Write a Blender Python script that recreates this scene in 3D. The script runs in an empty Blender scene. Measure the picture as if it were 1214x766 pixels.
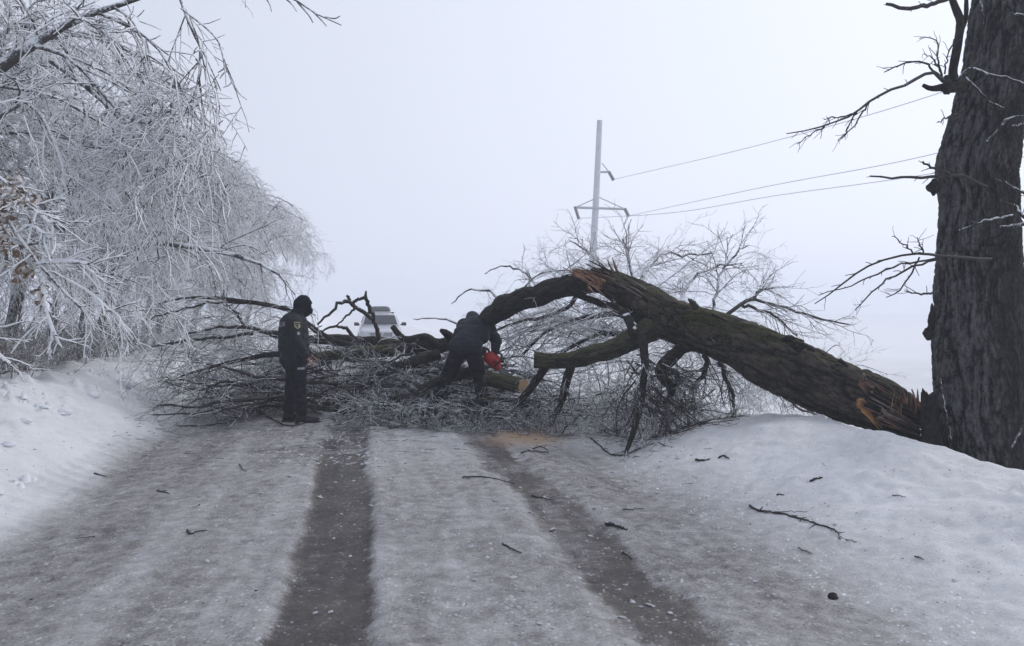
import bpy, bmesh, math, random
import numpy as np
from mathutils import Vector, Matrix, Euler
from mathutils.bvhtree import BVHTree

# ------------------------------------------------------------------ camera, world, sun, exposure
scene = bpy.context.scene
C = scene.collection
F, CX, HY, CAMH = 953.0, 607.0, 367.0, 1.6
cam_d = bpy.data.cameras.new("camera")
cam = bpy.data.objects.new("camera", cam_d)
C.objects.link(cam)
cam.location = (0, 0, CAMH)
cam.rotation_euler = (math.radians(90), 0, 0)
cam_d.sensor_width = 36
cam_d.lens = 36 * F / 1214
cam_d.shift_y = -(383 - HY) / 1214
cam_d.clip_start = 0.05
cam_d.clip_end = 3000
scene.camera = cam

SUN_EL, SUN_AZ = math.radians(38), math.radians(62)      # azimuth measured from +Y (view) towards +X
world = bpy.data.worlds.new("World")
scene.world = world
world.use_nodes = True
wn, wl = world.node_tree.nodes, world.node_tree.links
wn.clear()
sky = wn.new("ShaderNodeTexSky")
sky.sky_type = 'NISHITA'
sky.sun_disc = False
sky.sun_elevation = SUN_EL
sky.sun_rotation = SUN_AZ
sky.air_density = 1.0
sky.dust_density = 4.0
wmix = wn.new("ShaderNodeMix"); wmix.data_type = 'RGBA'
wmix.inputs[0].default_value = 0.90
wmix.inputs[7].default_value = (7.4, 7.9, 9.6, 1)       # the grey overcast layer over the blue
wbg = wn.new("ShaderNodeBackground")
wbg.inputs["Strength"].default_value = 0.1
wout = wn.new("ShaderNodeOutputWorld")
wtc = wn.new("ShaderNodeTexCoord")                       # the overcast is a little brighter towards the hidden sun
wdot = wn.new("ShaderNodeVectorMath"); wdot.operation = 'DOT_PRODUCT'
wdot.inputs[1].default_value = (math.sin(SUN_AZ), math.cos(SUN_AZ), 0.15)
wmr = wn.new("ShaderNodeMapRange"); wmr.inputs[1].default_value = -.45; wmr.inputs[2].default_value = 1.0
wov = wn.new("ShaderNodeMix"); wov.data_type = 'RGBA'
wov.inputs[6].default_value = (5.2, 5.6, 6.6, 1); wov.inputs[7].default_value = (10.0, 10.5, 11.9, 1)
wl.new(wtc.outputs["Generated"], wdot.inputs[0]); wl.new(wdot.outputs["Value"], wmr.inputs[0])
wl.new(wmr.outputs[0], wov.inputs[0]); wl.new(wov.outputs[2], wmix.inputs[7])
wl.new(sky.outputs[0], wmix.inputs[6])
wl.new(wmix.outputs[2], wbg.inputs[0])
wl.new(wbg.outputs[0], wout.inputs[0])

sun_d = bpy.data.lights.new("sun", 'SUN')
sun_d.energy = 0.9
sun_d.angle = math.radians(25)
sun_d.color = (1.0, 0.97, 0.93)
sun = bpy.data.objects.new("sun", sun_d)
C.objects.link(sun)
sd = Vector((math.sin(SUN_AZ) * math.cos(SUN_EL), math.cos(SUN_AZ) * math.cos(SUN_EL), math.sin(SUN_EL)))
sun.rotation_euler = (-sd).to_track_quat('-Z', 'Y').to_euler()

vs = scene.view_settings
vs.view_transform = 'Standard'
vs.look = 'None'
vs.exposure = 0.10
vs.gamma = 1.0
scene.render.engine = 'CYCLES'
scene.cycles.max_bounces = 6
scene.cycles.diffuse_bounces = 3
scene.cycles.volume_bounces = 2
scene.cycles.use_denoising = True
scene.cycles.use_adaptive_sampling = False
scene.cycles.denoising_prefilter = 'ACCURATE'

# ------------------------------------------------------------------ numeric helpers
def P(px, py, Y):
    """a point of the place seen at a bearing of the survey photograph, Y metres ahead"""
    return np.array([(px - CX) / F * Y, Y, CAMH - (py - HY) / F * Y])

def h3(ix, iy, iz, seed):
    n = (ix.astype(np.int64) * 374761393 + iy.astype(np.int64) * 668265263 + iz.astype(np.int64) * 2147483647 + seed * 1274126177) & 0xffffffff
    n = ((n ^ (n >> 13)) * 1274126177) & 0xffffffff
    n = (n ^ (n >> 16)) & 0xffffff
    return n / float(0xffffff) * 2 - 1

def noise3(x, y, z, seed=0):
    x, y, z = np.broadcast_arrays(np.asarray(x, float), np.asarray(y, float), np.asarray(z, float))
    ix, iy, iz = np.floor(x).astype(np.int64), np.floor(y).astype(np.int64), np.floor(z).astype(np.int64)
    fx, fy, fz = x - ix, y - iy, z - iz
    u, v, w = fx * fx * (3 - 2 * fx), fy * fy * (3 - 2 * fy), fz * fz * (3 - 2 * fz)
    r = 0
    for dx in (0, 1):
        for dy in (0, 1):
            for dz in (0, 1):
                wt = (u if dx else 1 - u) * (v if dy else 1 - v) * (w if dz else 1 - w)
                r = r + wt * h3(ix + dx, iy + dy, iz + dz, seed)
    return r

def noise2(x, y, seed=0):
    x, y = np.broadcast_arrays(np.asarray(x, float), np.asarray(y, float))
    ix, iy = np.floor(x).astype(np.int64), np.floor(y).astype(np.int64)
    fx, fy = x - ix, y - iy
    u, v = fx * fx * (3 - 2 * fx), fy * fy * (3 - 2 * fy)
    z = np.zeros_like(ix)
    a = h3(ix, iy, z, seed) * (1 - u) + h3(ix + 1, iy, z, seed) * u
    b = h3(ix, iy + 1, z, seed) * (1 - u) + h3(ix + 1, iy + 1, z, seed) * u
    return a * (1 - v) + b * v

def fbm2(x, y, oct=4, seed=0):
    r, a = 0, 1.0
    for k in range(oct):
        r = r + a * noise2(x * 2 ** k + 17.3 * k, y * 2 ** k - 9.1 * k, seed + k)
        a *= 0.5
    return r / 1.9

def sstep(a, b, x):
    t = np.clip((x - a) / (b - a), 0, 1)
    return t * t * (3 - 2 * t)

RS = 0.19                                     # the road runs off to the left of the view
def road_u(x, y):
    return (np.asarray(x) + RS * np.asarray(y)) / 1.018
def road_s(x, y):
    return (np.asarray(y) - RS * np.asarray(x)) / 1.018

def hgt(x, y):
    """terrain height without the fine relief"""
    u = road_u(x, y); s = road_s(x, y)
    z = -0.012 * (u - 0.4) ** 2 * (np.abs(u - .4) < 3) - 0.012 * 9 * (np.abs(u - .4) >= 3) + 0.03
    wob = 0.25 * noise2(s * 0.35, u * 0.1, 5)
    lb = 0.64 * sstep(-2.35, -4.5, u + wob)
    lb = lb - 0.35 * sstep(-4.9, -7.0, u + wob) + 0.5 * sstep(-9, -20, u)
    wr = 0.22 * noise2(s * 0.4, 3.3, 9)
    rb = 0.53 * sstep(2.5, 4.85, u + wr) * (1 - .60 * sstep(8.0, 10.6, s)) * (.78 + .22 * sstep(5.2, 7.6, s))
    rb = rb - 0.95 * sstep(4.98, 6.7, u + wr)
    lump = 0.10 * noise2(x * 1.1, y * 1.1, 21) + 0.05 * noise2(x * 2.7, y * 2.7, 22)
    off = sstep(-2.5, -4.0, u) * (1 - 0.5 * sstep(-6, -10, u)) + 0.6 * sstep(3.0, 4.4, u)
    far = 0.25 * noise2(x * 0.06, y * 0.06, 3) * sstep(8, 20, np.abs(u))
    return z + lb + rb + lump * off + far

def relief(x, y):
    """the fine relief: ruts, tread marks, crusts, clods"""
    u = road_u(x, y); s = road_s(x, y)
    r = np.zeros_like(u)
    w1 = u + 0.16 + 0.04 * noise2(s * .6, 1, 31)
    r -= 0.035 * (1 - sstep(0.19, 0.30, np.abs(w1)))
    w2 = u - 1.5 + 0.06 * noise2(s * .6, 7, 32)
    r -= 0.028 * (1 - sstep(0.16, 0.34, np.abs(w2)))
    r += 0.012 * np.exp(-((np.abs(w2) - .36) / .07) ** 2) + 0.010 * np.exp(-((np.abs(w1) - .33) / .06) ** 2)
    for c, d in ((-1.75, .012), (-2.35, .014), (-2.95, .03), (2.45, .012)):
        r -= d * np.exp(-((u - c + .08 * noise2(s * .5, c, 33)) / .16) ** 2)
    tread = np.maximum(0, np.sin((s + 0.55 * np.abs(u + 2.95)) * 2 * np.pi / 0.24 + 1.2 * noise2(s * .8, u * 2, 34)))
    band = np.exp(-((u + 2.8) / .42) ** 4)
    r += 0.034 * tread * band * (0.6 + .4 * noise2(x * .9, y * .9, 35))
    tread2 = np.maximum(0, np.sin((s * 1.0 - u * .3) * 2 * np.pi / 0.11))
    r += 0.006 * tread2 * np.exp(-((u - 1.62) / .1) ** 2)
    crust = fbm2(x * 5, y * 5, 4, 40)
    snow = sstep(-2.2, -3.2, u) + sstep(2.2, 3.6, u)
    r += (0.006 + 0.028 * snow) * crust
    r -= 0.035 * np.maximum(0, noise2(x * 4.5, y * 4.5, 49) - .45) * snow
    rough = noise2(x * 16, y * 16, 44)
    r += 0.009 * rough * (1 - .3 * snow) * (1 - .6 * (np.abs(w1) < .26))
    cl = np.maximum(0, noise2(x * 3.4, y * 3.4, 46) - .25) * np.maximum(0, .6 + noise2(x * 9, y * 9, 47))
    r += 0.20 * cl * sstep(-2.9, -3.9, u) * (1 - sstep(-6, -8, u))
    r += 0.07 * cl * sstep(3.2, 4.2, u)
    near = 1 - sstep(14, 30, np.hypot(x, y - 6))
    return r * near

# ------------------------------------------------------------------ mesh helpers
def mesh_np(name, V, Q, attrs=None, mats=None, smooth=True, midx=None):
    """V (n,3), Q (m,k) all k-gons"""
    V = np.asarray(V, np.float32); Q = np.asarray(Q, np.int32)
    me = bpy.data.meshes.new(name)
    k = Q.shape[1]
    me.vertices.add(len(V)); me.vertices.foreach_set("co", V.ravel())
    me.loops.add(Q.size); me.loops.foreach_set("vertex_index", Q.ravel())
    me.polygons.add(len(Q))
    me.polygons.foreach_set("loop_start", np.arange(0, Q.size, k, dtype=np.int32))
    me.polygons.foreach_set("loop_total", np.full(len(Q), k, np.int32))
    if smooth: me.polygons.foreach_set("use_smooth", np.ones(len(Q), bool))
    if midx is not None: me.polygons.foreach_set("material_index", np.asarray(midx, np.int32))
    for nm, a in (attrs or {}).items():
        a = np.asarray(a, np.float32)
        if a.ndim == 1:
            at = me.attributes.new(nm, 'FLOAT', 'POINT'); at.data.foreach_set("value", a)
        else:
            at = me.attributes.new(nm, 'FLOAT_VECTOR', 'POINT'); at.data.foreach_set("vector", a.ravel())
    me.update(calc_edges=True)
    for m in (mats or []): me.materials.append(m)
    return me

def wloc(o):
    v = Vector((0, 0, 0))
    while o: v += o.location; o = o.parent
    return v

def link(name, me, parent=None, loc=None):
    o = bpy.data.objects.new(name, me)
    C.objects.link(o)
    if parent: o.parent = parent
    if loc is not None: o.location = loc
    return o

def part(name, V, Q, mat, parent=None, attrs=None, smooth=True, origin=None):
    """world-space geometry -> object whose mesh sits relative to parent/origin"""
    V = np.asarray(V, float)
    if parent is not None:
        V = V - np.array(wloc(parent)); loc = None
    elif origin is not None:
        V = V - np.array(origin); loc = origin
    else: loc = None
    return link(name, mesh_np(name, V, Q, attrs, [mat] if not isinstance(mat, list) else mat, smooth), parent, loc)

def tag(o, label=None, cat=None, group=None, kind=None):
    if label: o['label'] = label
    if cat: o['category'] = cat
    if group: o['group'] = group
    if kind: o['kind'] = kind
    return o

def thing(name, label, cat, loc, group=None):
    o = bpy.data.objects.new(name, None)
    C.objects.link(o); o.location = Vector(loc); o.empty_display_size = .2
    return tag(o, label, cat, group)

def bm_obj(name, bm, mat, parent=None, smooth=True):
    me = bpy.data.meshes.new(name); bm.to_mesh(me); bm.free()
    if smooth:
        me.polygons.foreach_set("use_smooth", [True] * len(me.polygons))
    me.materials.append(mat)
    return link(name, me, parent)

def catmull(W, n):
    """resample rows of W (waypoints with any columns) into n rows"""
    W = np.asarray(W, float)
    Wp = np.vstack([2 * W[0] - W[1], W, 2 * W[-1] - W[-2]])
    d = np.r_[0, np.cumsum(np.linalg.norm(np.diff(W[:, :3], axis=0), axis=1))]
    t = np.linspace(0, d[-1], n)
    i = np.clip(np.searchsorted(d, t, side='right') - 1, 0, len(W) - 2)
    f = ((t - d[i]) / (d[i + 1] - d[i]))[:, None]
    p0, p1, p2, p3 = Wp[i], Wp[i + 1], Wp[i + 2], Wp[i + 3]
    return .5 * ((2 * p1) + (-p0 + p2) * f + (2 * p0 - 5 * p1 + 4 * p2 - p3) * f ** 2 + (-p0 + 3 * p1 - 3 * p2 + p3) * f ** 3)

def way(pts):
    """waypoints (px, py, Y, width px) -> rows x y z r"""
    out = []
    for px, py, Y, w in pts:
        out.append(np.r_[P(px, py, Y), w * .5 * Y / F])
    return np.array(out)

def tubes(Pt, R, S=3):
    N, K, _ = Pt.shape
    T = np.gradient(Pt, axis=1)
    T /= np.linalg.norm(T, axis=2, keepdims=True) + 1e-9
    mean = T.mean(axis=1)
    ref = np.where(np.abs(mean[:, 2:3]) < .7, np.array([[0, 0, 1.]]), np.array([[1., 0, 0]]))
    U = np.cross(T, ref[:, None, :]); U /= np.linalg.norm(U, axis=2, keepdims=True) + 1e-9
    W = np.cross(T, U)
    a = np.arange(S) * 2 * np.pi / S
    V = Pt[:, :, None, :] + R[:, :, None, None] * (np.cos(a)[None, None, :, None] * U[:, :, None, :] + np.sin(a)[None, None, :, None] * W[:, :, None, :])
    base = (np.arange(N) * K * S)[:, None, None] + (np.arange(K - 1) * S)[None, :, None] + np.arange(S)[None, None, :]
    nxt = (np.arange(N) * K * S)[:, None, None] + (np.arange(K - 1) * S)[None, :, None] + ((np.arange(S) + 1) % S)[None, None, :]
    Q = np.stack([base, nxt, nxt + S, base + S], -1).reshape(-1, 4)
    return V.reshape(-1, 3), Q

def join(parts):
    Vs, Qs, n = [], [], 0
    for V, Q in parts:
        Vs.append(V); Qs.append(Q + n); n += len(V)
    return np.vstack(Vs), np.vstack(Qs)

def norm(v):
    return v / (np.linalg.norm(v, axis=-1, keepdims=True) + 1e-9)

def grow(S0, D0, L, K, wander, droop, rng, floor=None, up=0.0):
    p = np.array(S0, float); d = norm(np.array(D0, float)); L = np.asarray(L, float)
    seg = (L / (K - 1))[:, None]
    out = [p.copy()]
    for k in range(K - 1):
        p = p + d * seg
        if floor is not None:
            g = hgt(p[:, 0], p[:, 1]) + floor
            p[:, 2] = np.maximum(p[:, 2], g)
        out.append(p.copy())
        d = d + rng.normal(0, wander, d.shape)
        d[:, 2] -= droop * seg[:, 0]
        d = norm(d)
    return np.stack(out, 1)

def spawn(Pt, R, n, t0, t1, a0, a1, rng, rf=.6, flat=0.0):
    """n children on each polyline: starts, dirs, radii, t, parent index"""
    N, K, _ = Pt.shape
    idx = np.repeat(np.arange(N), n)
    t = t0 + (t1 - t0) * ((np.tile(np.arange(n), N) + rng.random(N * n)) / n)
    f = t * (K - 1); i = np.clip(f.astype(int), 0, K - 2); g = (f - i)[:, None]
    A, B = Pt[idx, i], Pt[idx, i + 1]
    S0 = A * (1 - g) + B * g
    T = norm(B - A)
    rnd = rng.normal(0, 1, S0.shape); rnd[:, 2] *= (1 - flat)
    perp = norm(rnd - (rnd * T).sum(1, keepdims=True) * T)
    a = rng.uniform(a0, a1, len(idx))[:, None]
    D = np.cos(a) * T + np.sin(a) * perp
    r = (R[idx, i] * (1 - g[:, 0]) + R[idx, i + 1] * g[:, 0]) * rf
    return S0, D, r, t, idx

def taper(r0, K, end=.35):
    k = np.linspace(0, 1, K)[None, :]
    return np.asarray(r0)[:, None] * (1 - (1 - end) * k)

# ------------------------------------------------------------------ materials
def new_mat(name):
    m = bpy.data.materials.new(name); m.use_nodes = True
    nt = m.node_tree; bsdf = nt.nodes["Principled BSDF"]
    return m, nt, bsdf

def nd(nt, typ, **kw):
    n = nt.nodes.new(typ)
    for k, v in kw.items(): setattr(n, k, v)
    return n

def nz(nt, vec, scale, detail=4, rough=.55):
    n = nd(nt, "ShaderNodeTexNoise"); n.inputs["Scale"].default_value = scale
    n.inputs["Detail"].default_value = detail; n.inputs["Roughness"].default_value = rough
    if vec is not None: nt.links.new(vec, n.inputs["Vector"])
    return n.outputs["Fac"]

def mapr(nt, fac, a, b, c=0, d=1):
    n = nd(nt, "ShaderNodeMapRange"); n.clamp = True
    for i, v in enumerate((a, b, c, d)): n.inputs[i + 1].default_value = v
    nt.links.new(fac, n.inputs[0]); return n.outputs[0]

def mixc(nt, fac, a, b):
    n = nd(nt, "ShaderNodeMix", data_type='RGBA')
    for s, v in ((n.inputs[0], fac), (n.inputs[6], a), (n.inputs[7], b)):
        if hasattr(v, "is_linked"): nt.links.new(v, s)
        elif isinstance(v, tuple): s.default_value = (*v, 1)
        else: s.default_value = v
    return n.outputs[2]

def mth(nt, op, a, b=None, c=None):
    n = nd(nt, "ShaderNodeMath", operation=op)
    for s, v in zip(n.inputs, (a, b, c)):
        if v is None: continue
        if hasattr(v, "is_linked"): nt.links.new(v, s)
        else: s.default_value = v
    return n.outputs[0]

def bump(nt, bsdf, h, strength, dist):
    b = nd(nt, "ShaderNodeBump"); b.inputs["Strength"].default_value = strength; b.inputs["Distance"].default_value = dist
    nt.links.new(h, b.inputs["Height"]); nt.links.new(b.outputs[0], bsdf.inputs["Normal"])

def attr(nt, name):
    a = nd(nt, "ShaderNodeAttribute"); a.attribute_name = name; return a

def simple(name, col, rough=.7, var=.25, scale=12, metal=0.0, bmp=0.0, spec=.5):
    m, nt, b = new_mat(name)
    pos = nd(nt, "ShaderNodeTexCoord").outputs["Object"]
    n = nz(nt, pos, scale, 5)
    c1 = tuple(max(0, x * (1 - var)) for x in col); c2 = tuple(min(1, x * (1 + var)) for x in col)
    nt.links.new(mixc(nt, mapr(nt, n, .3, .7), c1, c2), b.inputs["Base Color"])
    b.inputs["Roughness"].default_value = rough; b.inputs["Metallic"].default_value = metal
    b.inputs["Specular IOR Level"].default_value = spec
    if bmp: bump(nt, b, n, bmp, .01)
    return m

# ground -------------------------------------------------------------
def ground_material():
    m, nt, b = new_mat("snow_and_slush")
    L = nt.links.new
    pos = nd(nt, "ShaderNodeNewGeometry").outputs["Position"]
    dirt = attr(nt, "dirt").outputs["Fac"]; wet = attr(nt, "wet").outputs["Fac"]; saw = attr(nt, "sawdust").outputs["Fac"]
    n1 = nz(nt, pos, 1.3, 6, .6); n2 = nz(nt, pos, 9, 6, .65); n3 = nz(nt, pos, 60, 4, .7); n4 = nz(nt, pos, 230, 2, .6)
    d = mth(nt, 'ADD', dirt, mth(nt, 'MULTIPLY', mth(nt, 'SUBTRACT', n2, .5), mth(nt, 'MULTIPLY', mth(nt, 'ADD', dirt, .10), 1.25)))
    d = mth(nt, 'ADD', d, mth(nt, 'MULTIPLY', mth(nt, 'SUBTRACT', n3, .5), mth(nt, 'MULTIPLY', mth(nt, 'ADD', dirt, .10), 1.0)))
    d = mth(nt, 'ADD', d, mth(nt, 'MULTIPLY', mth(nt, 'SUBTRACT', n4, .5), mth(nt, 'MULTIPLY', mth(nt, 'ADD', dirt, .07), .9)))
    vo = nd(nt, "ShaderNodeTexVoronoi"); vo.inputs["Scale"].default_value = 38; L(pos, vo.inputs["Vector"])
    vs_ = nd(nt, "ShaderNodeSeparateColor"); L(vo.outputs["Color"], vs_.inputs[0])
    fl = mth(nt, 'MULTIPLY', mapr(nt, vs_.outputs[0], .80, .86), mapr(nt, vo.outputs["Distance"], .45, .25))
    d = mth(nt, 'SUBTRACT', d, mth(nt, 'MULTIPLY', fl, mth(nt, 'MULTIPLY', dirt, .45)))
    fd = mth(nt, 'MULTIPLY', mapr(nt, vs_.outputs[1], .90, .94), mapr(nt, vo.outputs["Distance"], .35, .2))
    d = mth(nt, 'ADD', d, mth(nt, 'MULTIPLY', fd, .22))
    ramp = nd(nt, "ShaderNodeValToRGB"); e = ramp.color_ramp.elements
    e[0].position = 0.0; e[0].color = (.82, .83, .85, 1)
    e[1].position = 1.0; e[1].color = (.04, .034, .033, 1)
    for p_, c_ in ((.20, (.56, .56, .575, 1)), (.46, (.30, .292, .295, 1)), (.72, (.088, .078, .077, 1))):
        x = ramp.color_ramp.elements.new(p_); x.color = c_
    L(d, ramp.inputs[0])
    col = ramp.outputs[0]
    tint = mapr(nt, n1, .42, .7, 0, .25)
    col = mixc(nt, mth(nt, 'MULTIPLY', tint, mapr(nt, dirt, .15, .5)), col, (.27, .245, .215))
    # sawdust
    sn = mapr(nt, mth(nt, 'ADD', saw, mth(nt, 'MULTIPLY', mth(nt, 'SUBTRACT', n3, .5), .9)), .35, .85, 0, .75)
    col = mixc(nt, mth(nt, 'MULTIPLY', sn, mapr(nt, saw, .02, .2)), col, (.47, .31, .19))
    L(col, b.inputs["Base Color"])
    rg = mth(nt, 'SUBTRACT', .78, mth(nt, 'MULTIPLY', wet, mapr(nt, n2, .35, .65, .15, .5)))
    L(rg, b.inputs["Roughness"])
    b.inputs["Specular IOR Level"].default_value = .35
    hh = mth(nt, 'ADD', mth(nt, 'MULTIPLY', n2, .5), mth(nt, 'ADD', mth(nt, 'MULTIPLY', n3, .35), mth(nt, 'MULTIPLY', n4, .2)))
    bump(nt, b, hh, .8, .035)
    return m

M = {}
M['ground'] = ground_material()

def twig_material(name, frost, bark=(.045, .038, .036), ice=(.78, .80, .84)):
    """a dark twig with rime on its windward and upper sides; frost 0..1 how much of it is covered"""
    m, nt, b = new_mat(name)
    g = nd(nt, "ShaderNodeNewGeometry")
    sep = nd(nt, "ShaderNodeSeparateXYZ"); nt.links.new(g.outputs["Normal"], sep.inputs[0])
    n = nz(nt, g.outputs["Position"], 7, 4, .65)
    n2 = nz(nt, g.outputs["Position"], 55, 2, .6)
    v = mth(nt, 'ADD', mth(nt, 'MULTIPLY', sep.outputs["Z"], .16), mth(nt, 'MULTIPLY', sep.outputs["X"], .06))
    v = mth(nt, 'ADD', v, mth(nt, 'ADD', n, mth(nt, 'MULTIPLY', mth(nt, 'SUBTRACT', n2, .5), .5)))
    f = mapr(nt, v, .95 - frost, 1.12 - frost)
    nt.links.new(mixc(nt, f, bark, ice), b.inputs["Base Color"])
    b.inputs["Roughness"].default_value = .55
    b.inputs["Specular IOR Level"].default_value = .4
    return m

M['rime'] = twig_material("rime_on_twigs", .64, (.045, .04, .04), (.76, .78, .81))
M['rime_thin'] = twig_material("thin_rime_on_branches", .52, (.045, .04, .038), (.72, .74, .77))
M['pile_twig'] = twig_material("wet_twigs_with_rime", .46, (.013, .011, .010), (.62, .64, .67))
M['dark_twig'] = twig_material("bare_wet_twig", .24, (.024, .019, .018))
M['brush'] = twig_material("red_brown_brush", .47, (.085, .06, .052), (.7, .71, .74))

def bark_material(name, lo, hi, mid=None, moss=0.0, rime=0.0, lit_grey=None, mosscol=(.075, .075, .028)):
    m, nt, b = new_mat(name)
    L = nt.links.new
    bc = attr(nt, "bark").outputs["Vector"]; rdg = attr(nt, "ridge").outputs["Fac"]
    g = nd(nt, "ShaderNodeNewGeometry")
    mp = nd(nt, "ShaderNodeMapping"); mp.inputs["Scale"].default_value = (1, 1, .22); L(bc, mp.inputs[0])
    n1 = nz(nt, mp.outputs[0], 34, 8, .75); n2 = nz(nt, bc, 3.0, 5, .6); n3 = nz(nt, bc, 70, 3, .6)
    f = mth(nt, 'ADD', mth(nt, 'MULTIPLY', rdg, .55), mth(nt, 'ADD', mth(nt, 'MULTIPLY', mth(nt, 'SUBTRACT', n1, .5), 1.3), mth(nt, 'ADD', .25, mth(nt, 'MULTIPLY', mth(nt, 'SUBTRACT', n3, .5), .5))))
    col = mixc(nt, mapr(nt, f, .38, .86), lo, hi)
    if mid: col = mixc(nt, mapr(nt, n2, .46, .62), col, mixc(nt, mapr(nt, f, .3, .85), lo, mid))
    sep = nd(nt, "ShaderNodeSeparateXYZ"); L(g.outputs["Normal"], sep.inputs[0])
    if lit_grey:      # lit side facing the road, painted paler grey into the bark colour
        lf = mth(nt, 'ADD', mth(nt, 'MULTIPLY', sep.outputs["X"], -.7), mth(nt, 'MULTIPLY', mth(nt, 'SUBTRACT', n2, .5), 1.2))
        col = mixc(nt, mapr(nt, lf, -.05, .4, 0, .95), col, mixc(nt, mapr(nt, f, .35, .8), lo, lit_grey))
    if moss:
        mf = mth(nt, 'ADD', mth(nt, 'MULTIPLY', sep.outputs["Z"], .35), mth(nt, 'ADD', n2, mth(nt, 'MULTIPLY', n3, .3)))
        col = mixc(nt, mapr(nt, mf, 1.02 - moss, 1.2 - moss, 0, .9), col, mixc(nt, mapr(nt, n3, .35, .65), mosscol, tuple(c * 1.9 for c in mosscol)))
    if rime:
        rf = mth(nt, 'ADD', mth(nt, 'MULTIPLY', sep.outputs["Z"], .3), mth(nt, 'ADD', mth(nt, 'MULTIPLY', n1, .8), mth(nt, 'MULTIPLY', n3, .4)))
        col = mixc(nt, mapr(nt, rf, 1.1 - rime, 1.25 - rime, 0, .85), col, (.6, .62, .66))
    L(col, b.inputs["Base Color"])
    b.inputs["Roughness"].default_value = .8
    b.inputs["Specular IOR Level"].default_value = .3
    bump(nt, b, mth(nt, 'ADD', mth(nt, 'ADD', n1, mth(nt, 'MULTIPLY', n3, .6)), rdg), 1.0, .035)
    return m

M['bark_standing'] = bark_material("grey_poplar_bark", (.006, .0055, .006), (.04, .034, .032), (.026, .021, .02), lit_grey=(.15, .148, .15))
M['bark_fallen'] = bark_material("wet_mossy_bark", (.006, .005, .0045), (.11, .09, .072), (.055, .042, .032), moss=.16, mosscol=(.05, .048, .02))
M['bark_limb'] = bark_material("wet_dark_bark", (.008, .0065, .006), (.048, .04, .036), (.028, .023, .021), moss=.05, rime=.06)
M['bark_left'] = bark_material("rimed_bark", (.035, .032, .032), (.12, .11, .105), moss=0, rime=.52)
M['bark_green'] = bark_material("green_mossy_limb", (.018, .016, .011), (.09, .085, .05), moss=.22, mosscol=(.05, .05, .022))

def wood_material(name, a, b_, c):
    m, nt, b = new_mat(name)
    pos = nd(nt, "ShaderNodeTexCoord").outputs["Object"]
    mp = nd(nt, "ShaderNodeMapping"); mp.inputs["Scale"].default_value = (1, 1, .3); nt.links.new(pos, mp.inputs[0])
    n = nz(nt, mp.outputs[0], 30, 5, .6); n2 = nz(nt, pos, 6, 3)
    col = mixc(nt, mapr(nt, n, .35, .65), a, b_)
    col = mixc(nt, mapr(nt, n2, .5, .7), col, c)
    nt.links.new(col, b.inputs["Base Color"]); b.inputs["Roughness"].default_value = .75
    bump(nt, b, n, .7, .01)
    return m
M['fresh_wood'] = wood_material("fresh_broken_wood", (.36, .19, .11), (.52, .34, .23), (.20, .09, .06))
M['rot_wood'] = wood_material("red_brown_rotten_wood", (.09, .042, .03), (.20, .10, .065), (.045, .026, .022))
M['orange_wood'] = wood_material("orange_torn_wood", (.42, .20, .06), (.50, .28, .10), (.25, .11, .04))
M['torn'] = wood_material('torn_inner_wood', (.24, .11, .06), (.38, .20, .12), (.12, .05, .035))
M['pale_wood'] = wood_material("grey_peeled_wood", (.12, .095, .08), (.22, .18, .15), (.07, .055, .05))

def cutface_material():
    m, nt, b = new_mat("sawn_end_grain")
    uv = attr(nt, "ring").outputs["Fac"]
    pos = nd(nt, "ShaderNodeTexCoord").outputs["Object"]
    n = nz(nt, pos, 30, 3)
    s = mth(nt, 'SINE', mth(nt, 'ADD', mth(nt, 'MULTIPLY', uv, 60), mth(nt, 'MULTIPLY', n, 5)))
    col = mixc(nt, mapr(nt, s, -1, 1, 0, .5), (.50, .33, .17), (.34, .20, .10))
    nt.links.new(col, b.inputs["Base Color"]); b.inputs["Roughness"].default_value = .8
    return m
M['cut'] = cutface_material()

# ------------------------------------------------------------------ the ground
def axis(lo, hi, a, b, step, grow_=1.07, lim=9.0):
    mid = np.arange(a, b, step)
    l, s = [], step; x = a
    while x > lo: s = min(s * grow_, lim); x -= s; l.append(x)
    r, s = [], step; x = mid[-1]
    while x < hi: s = min(s * grow_, lim); x += s; r.append(x)
    return np.r_[l[::-1], mid, r]

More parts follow.
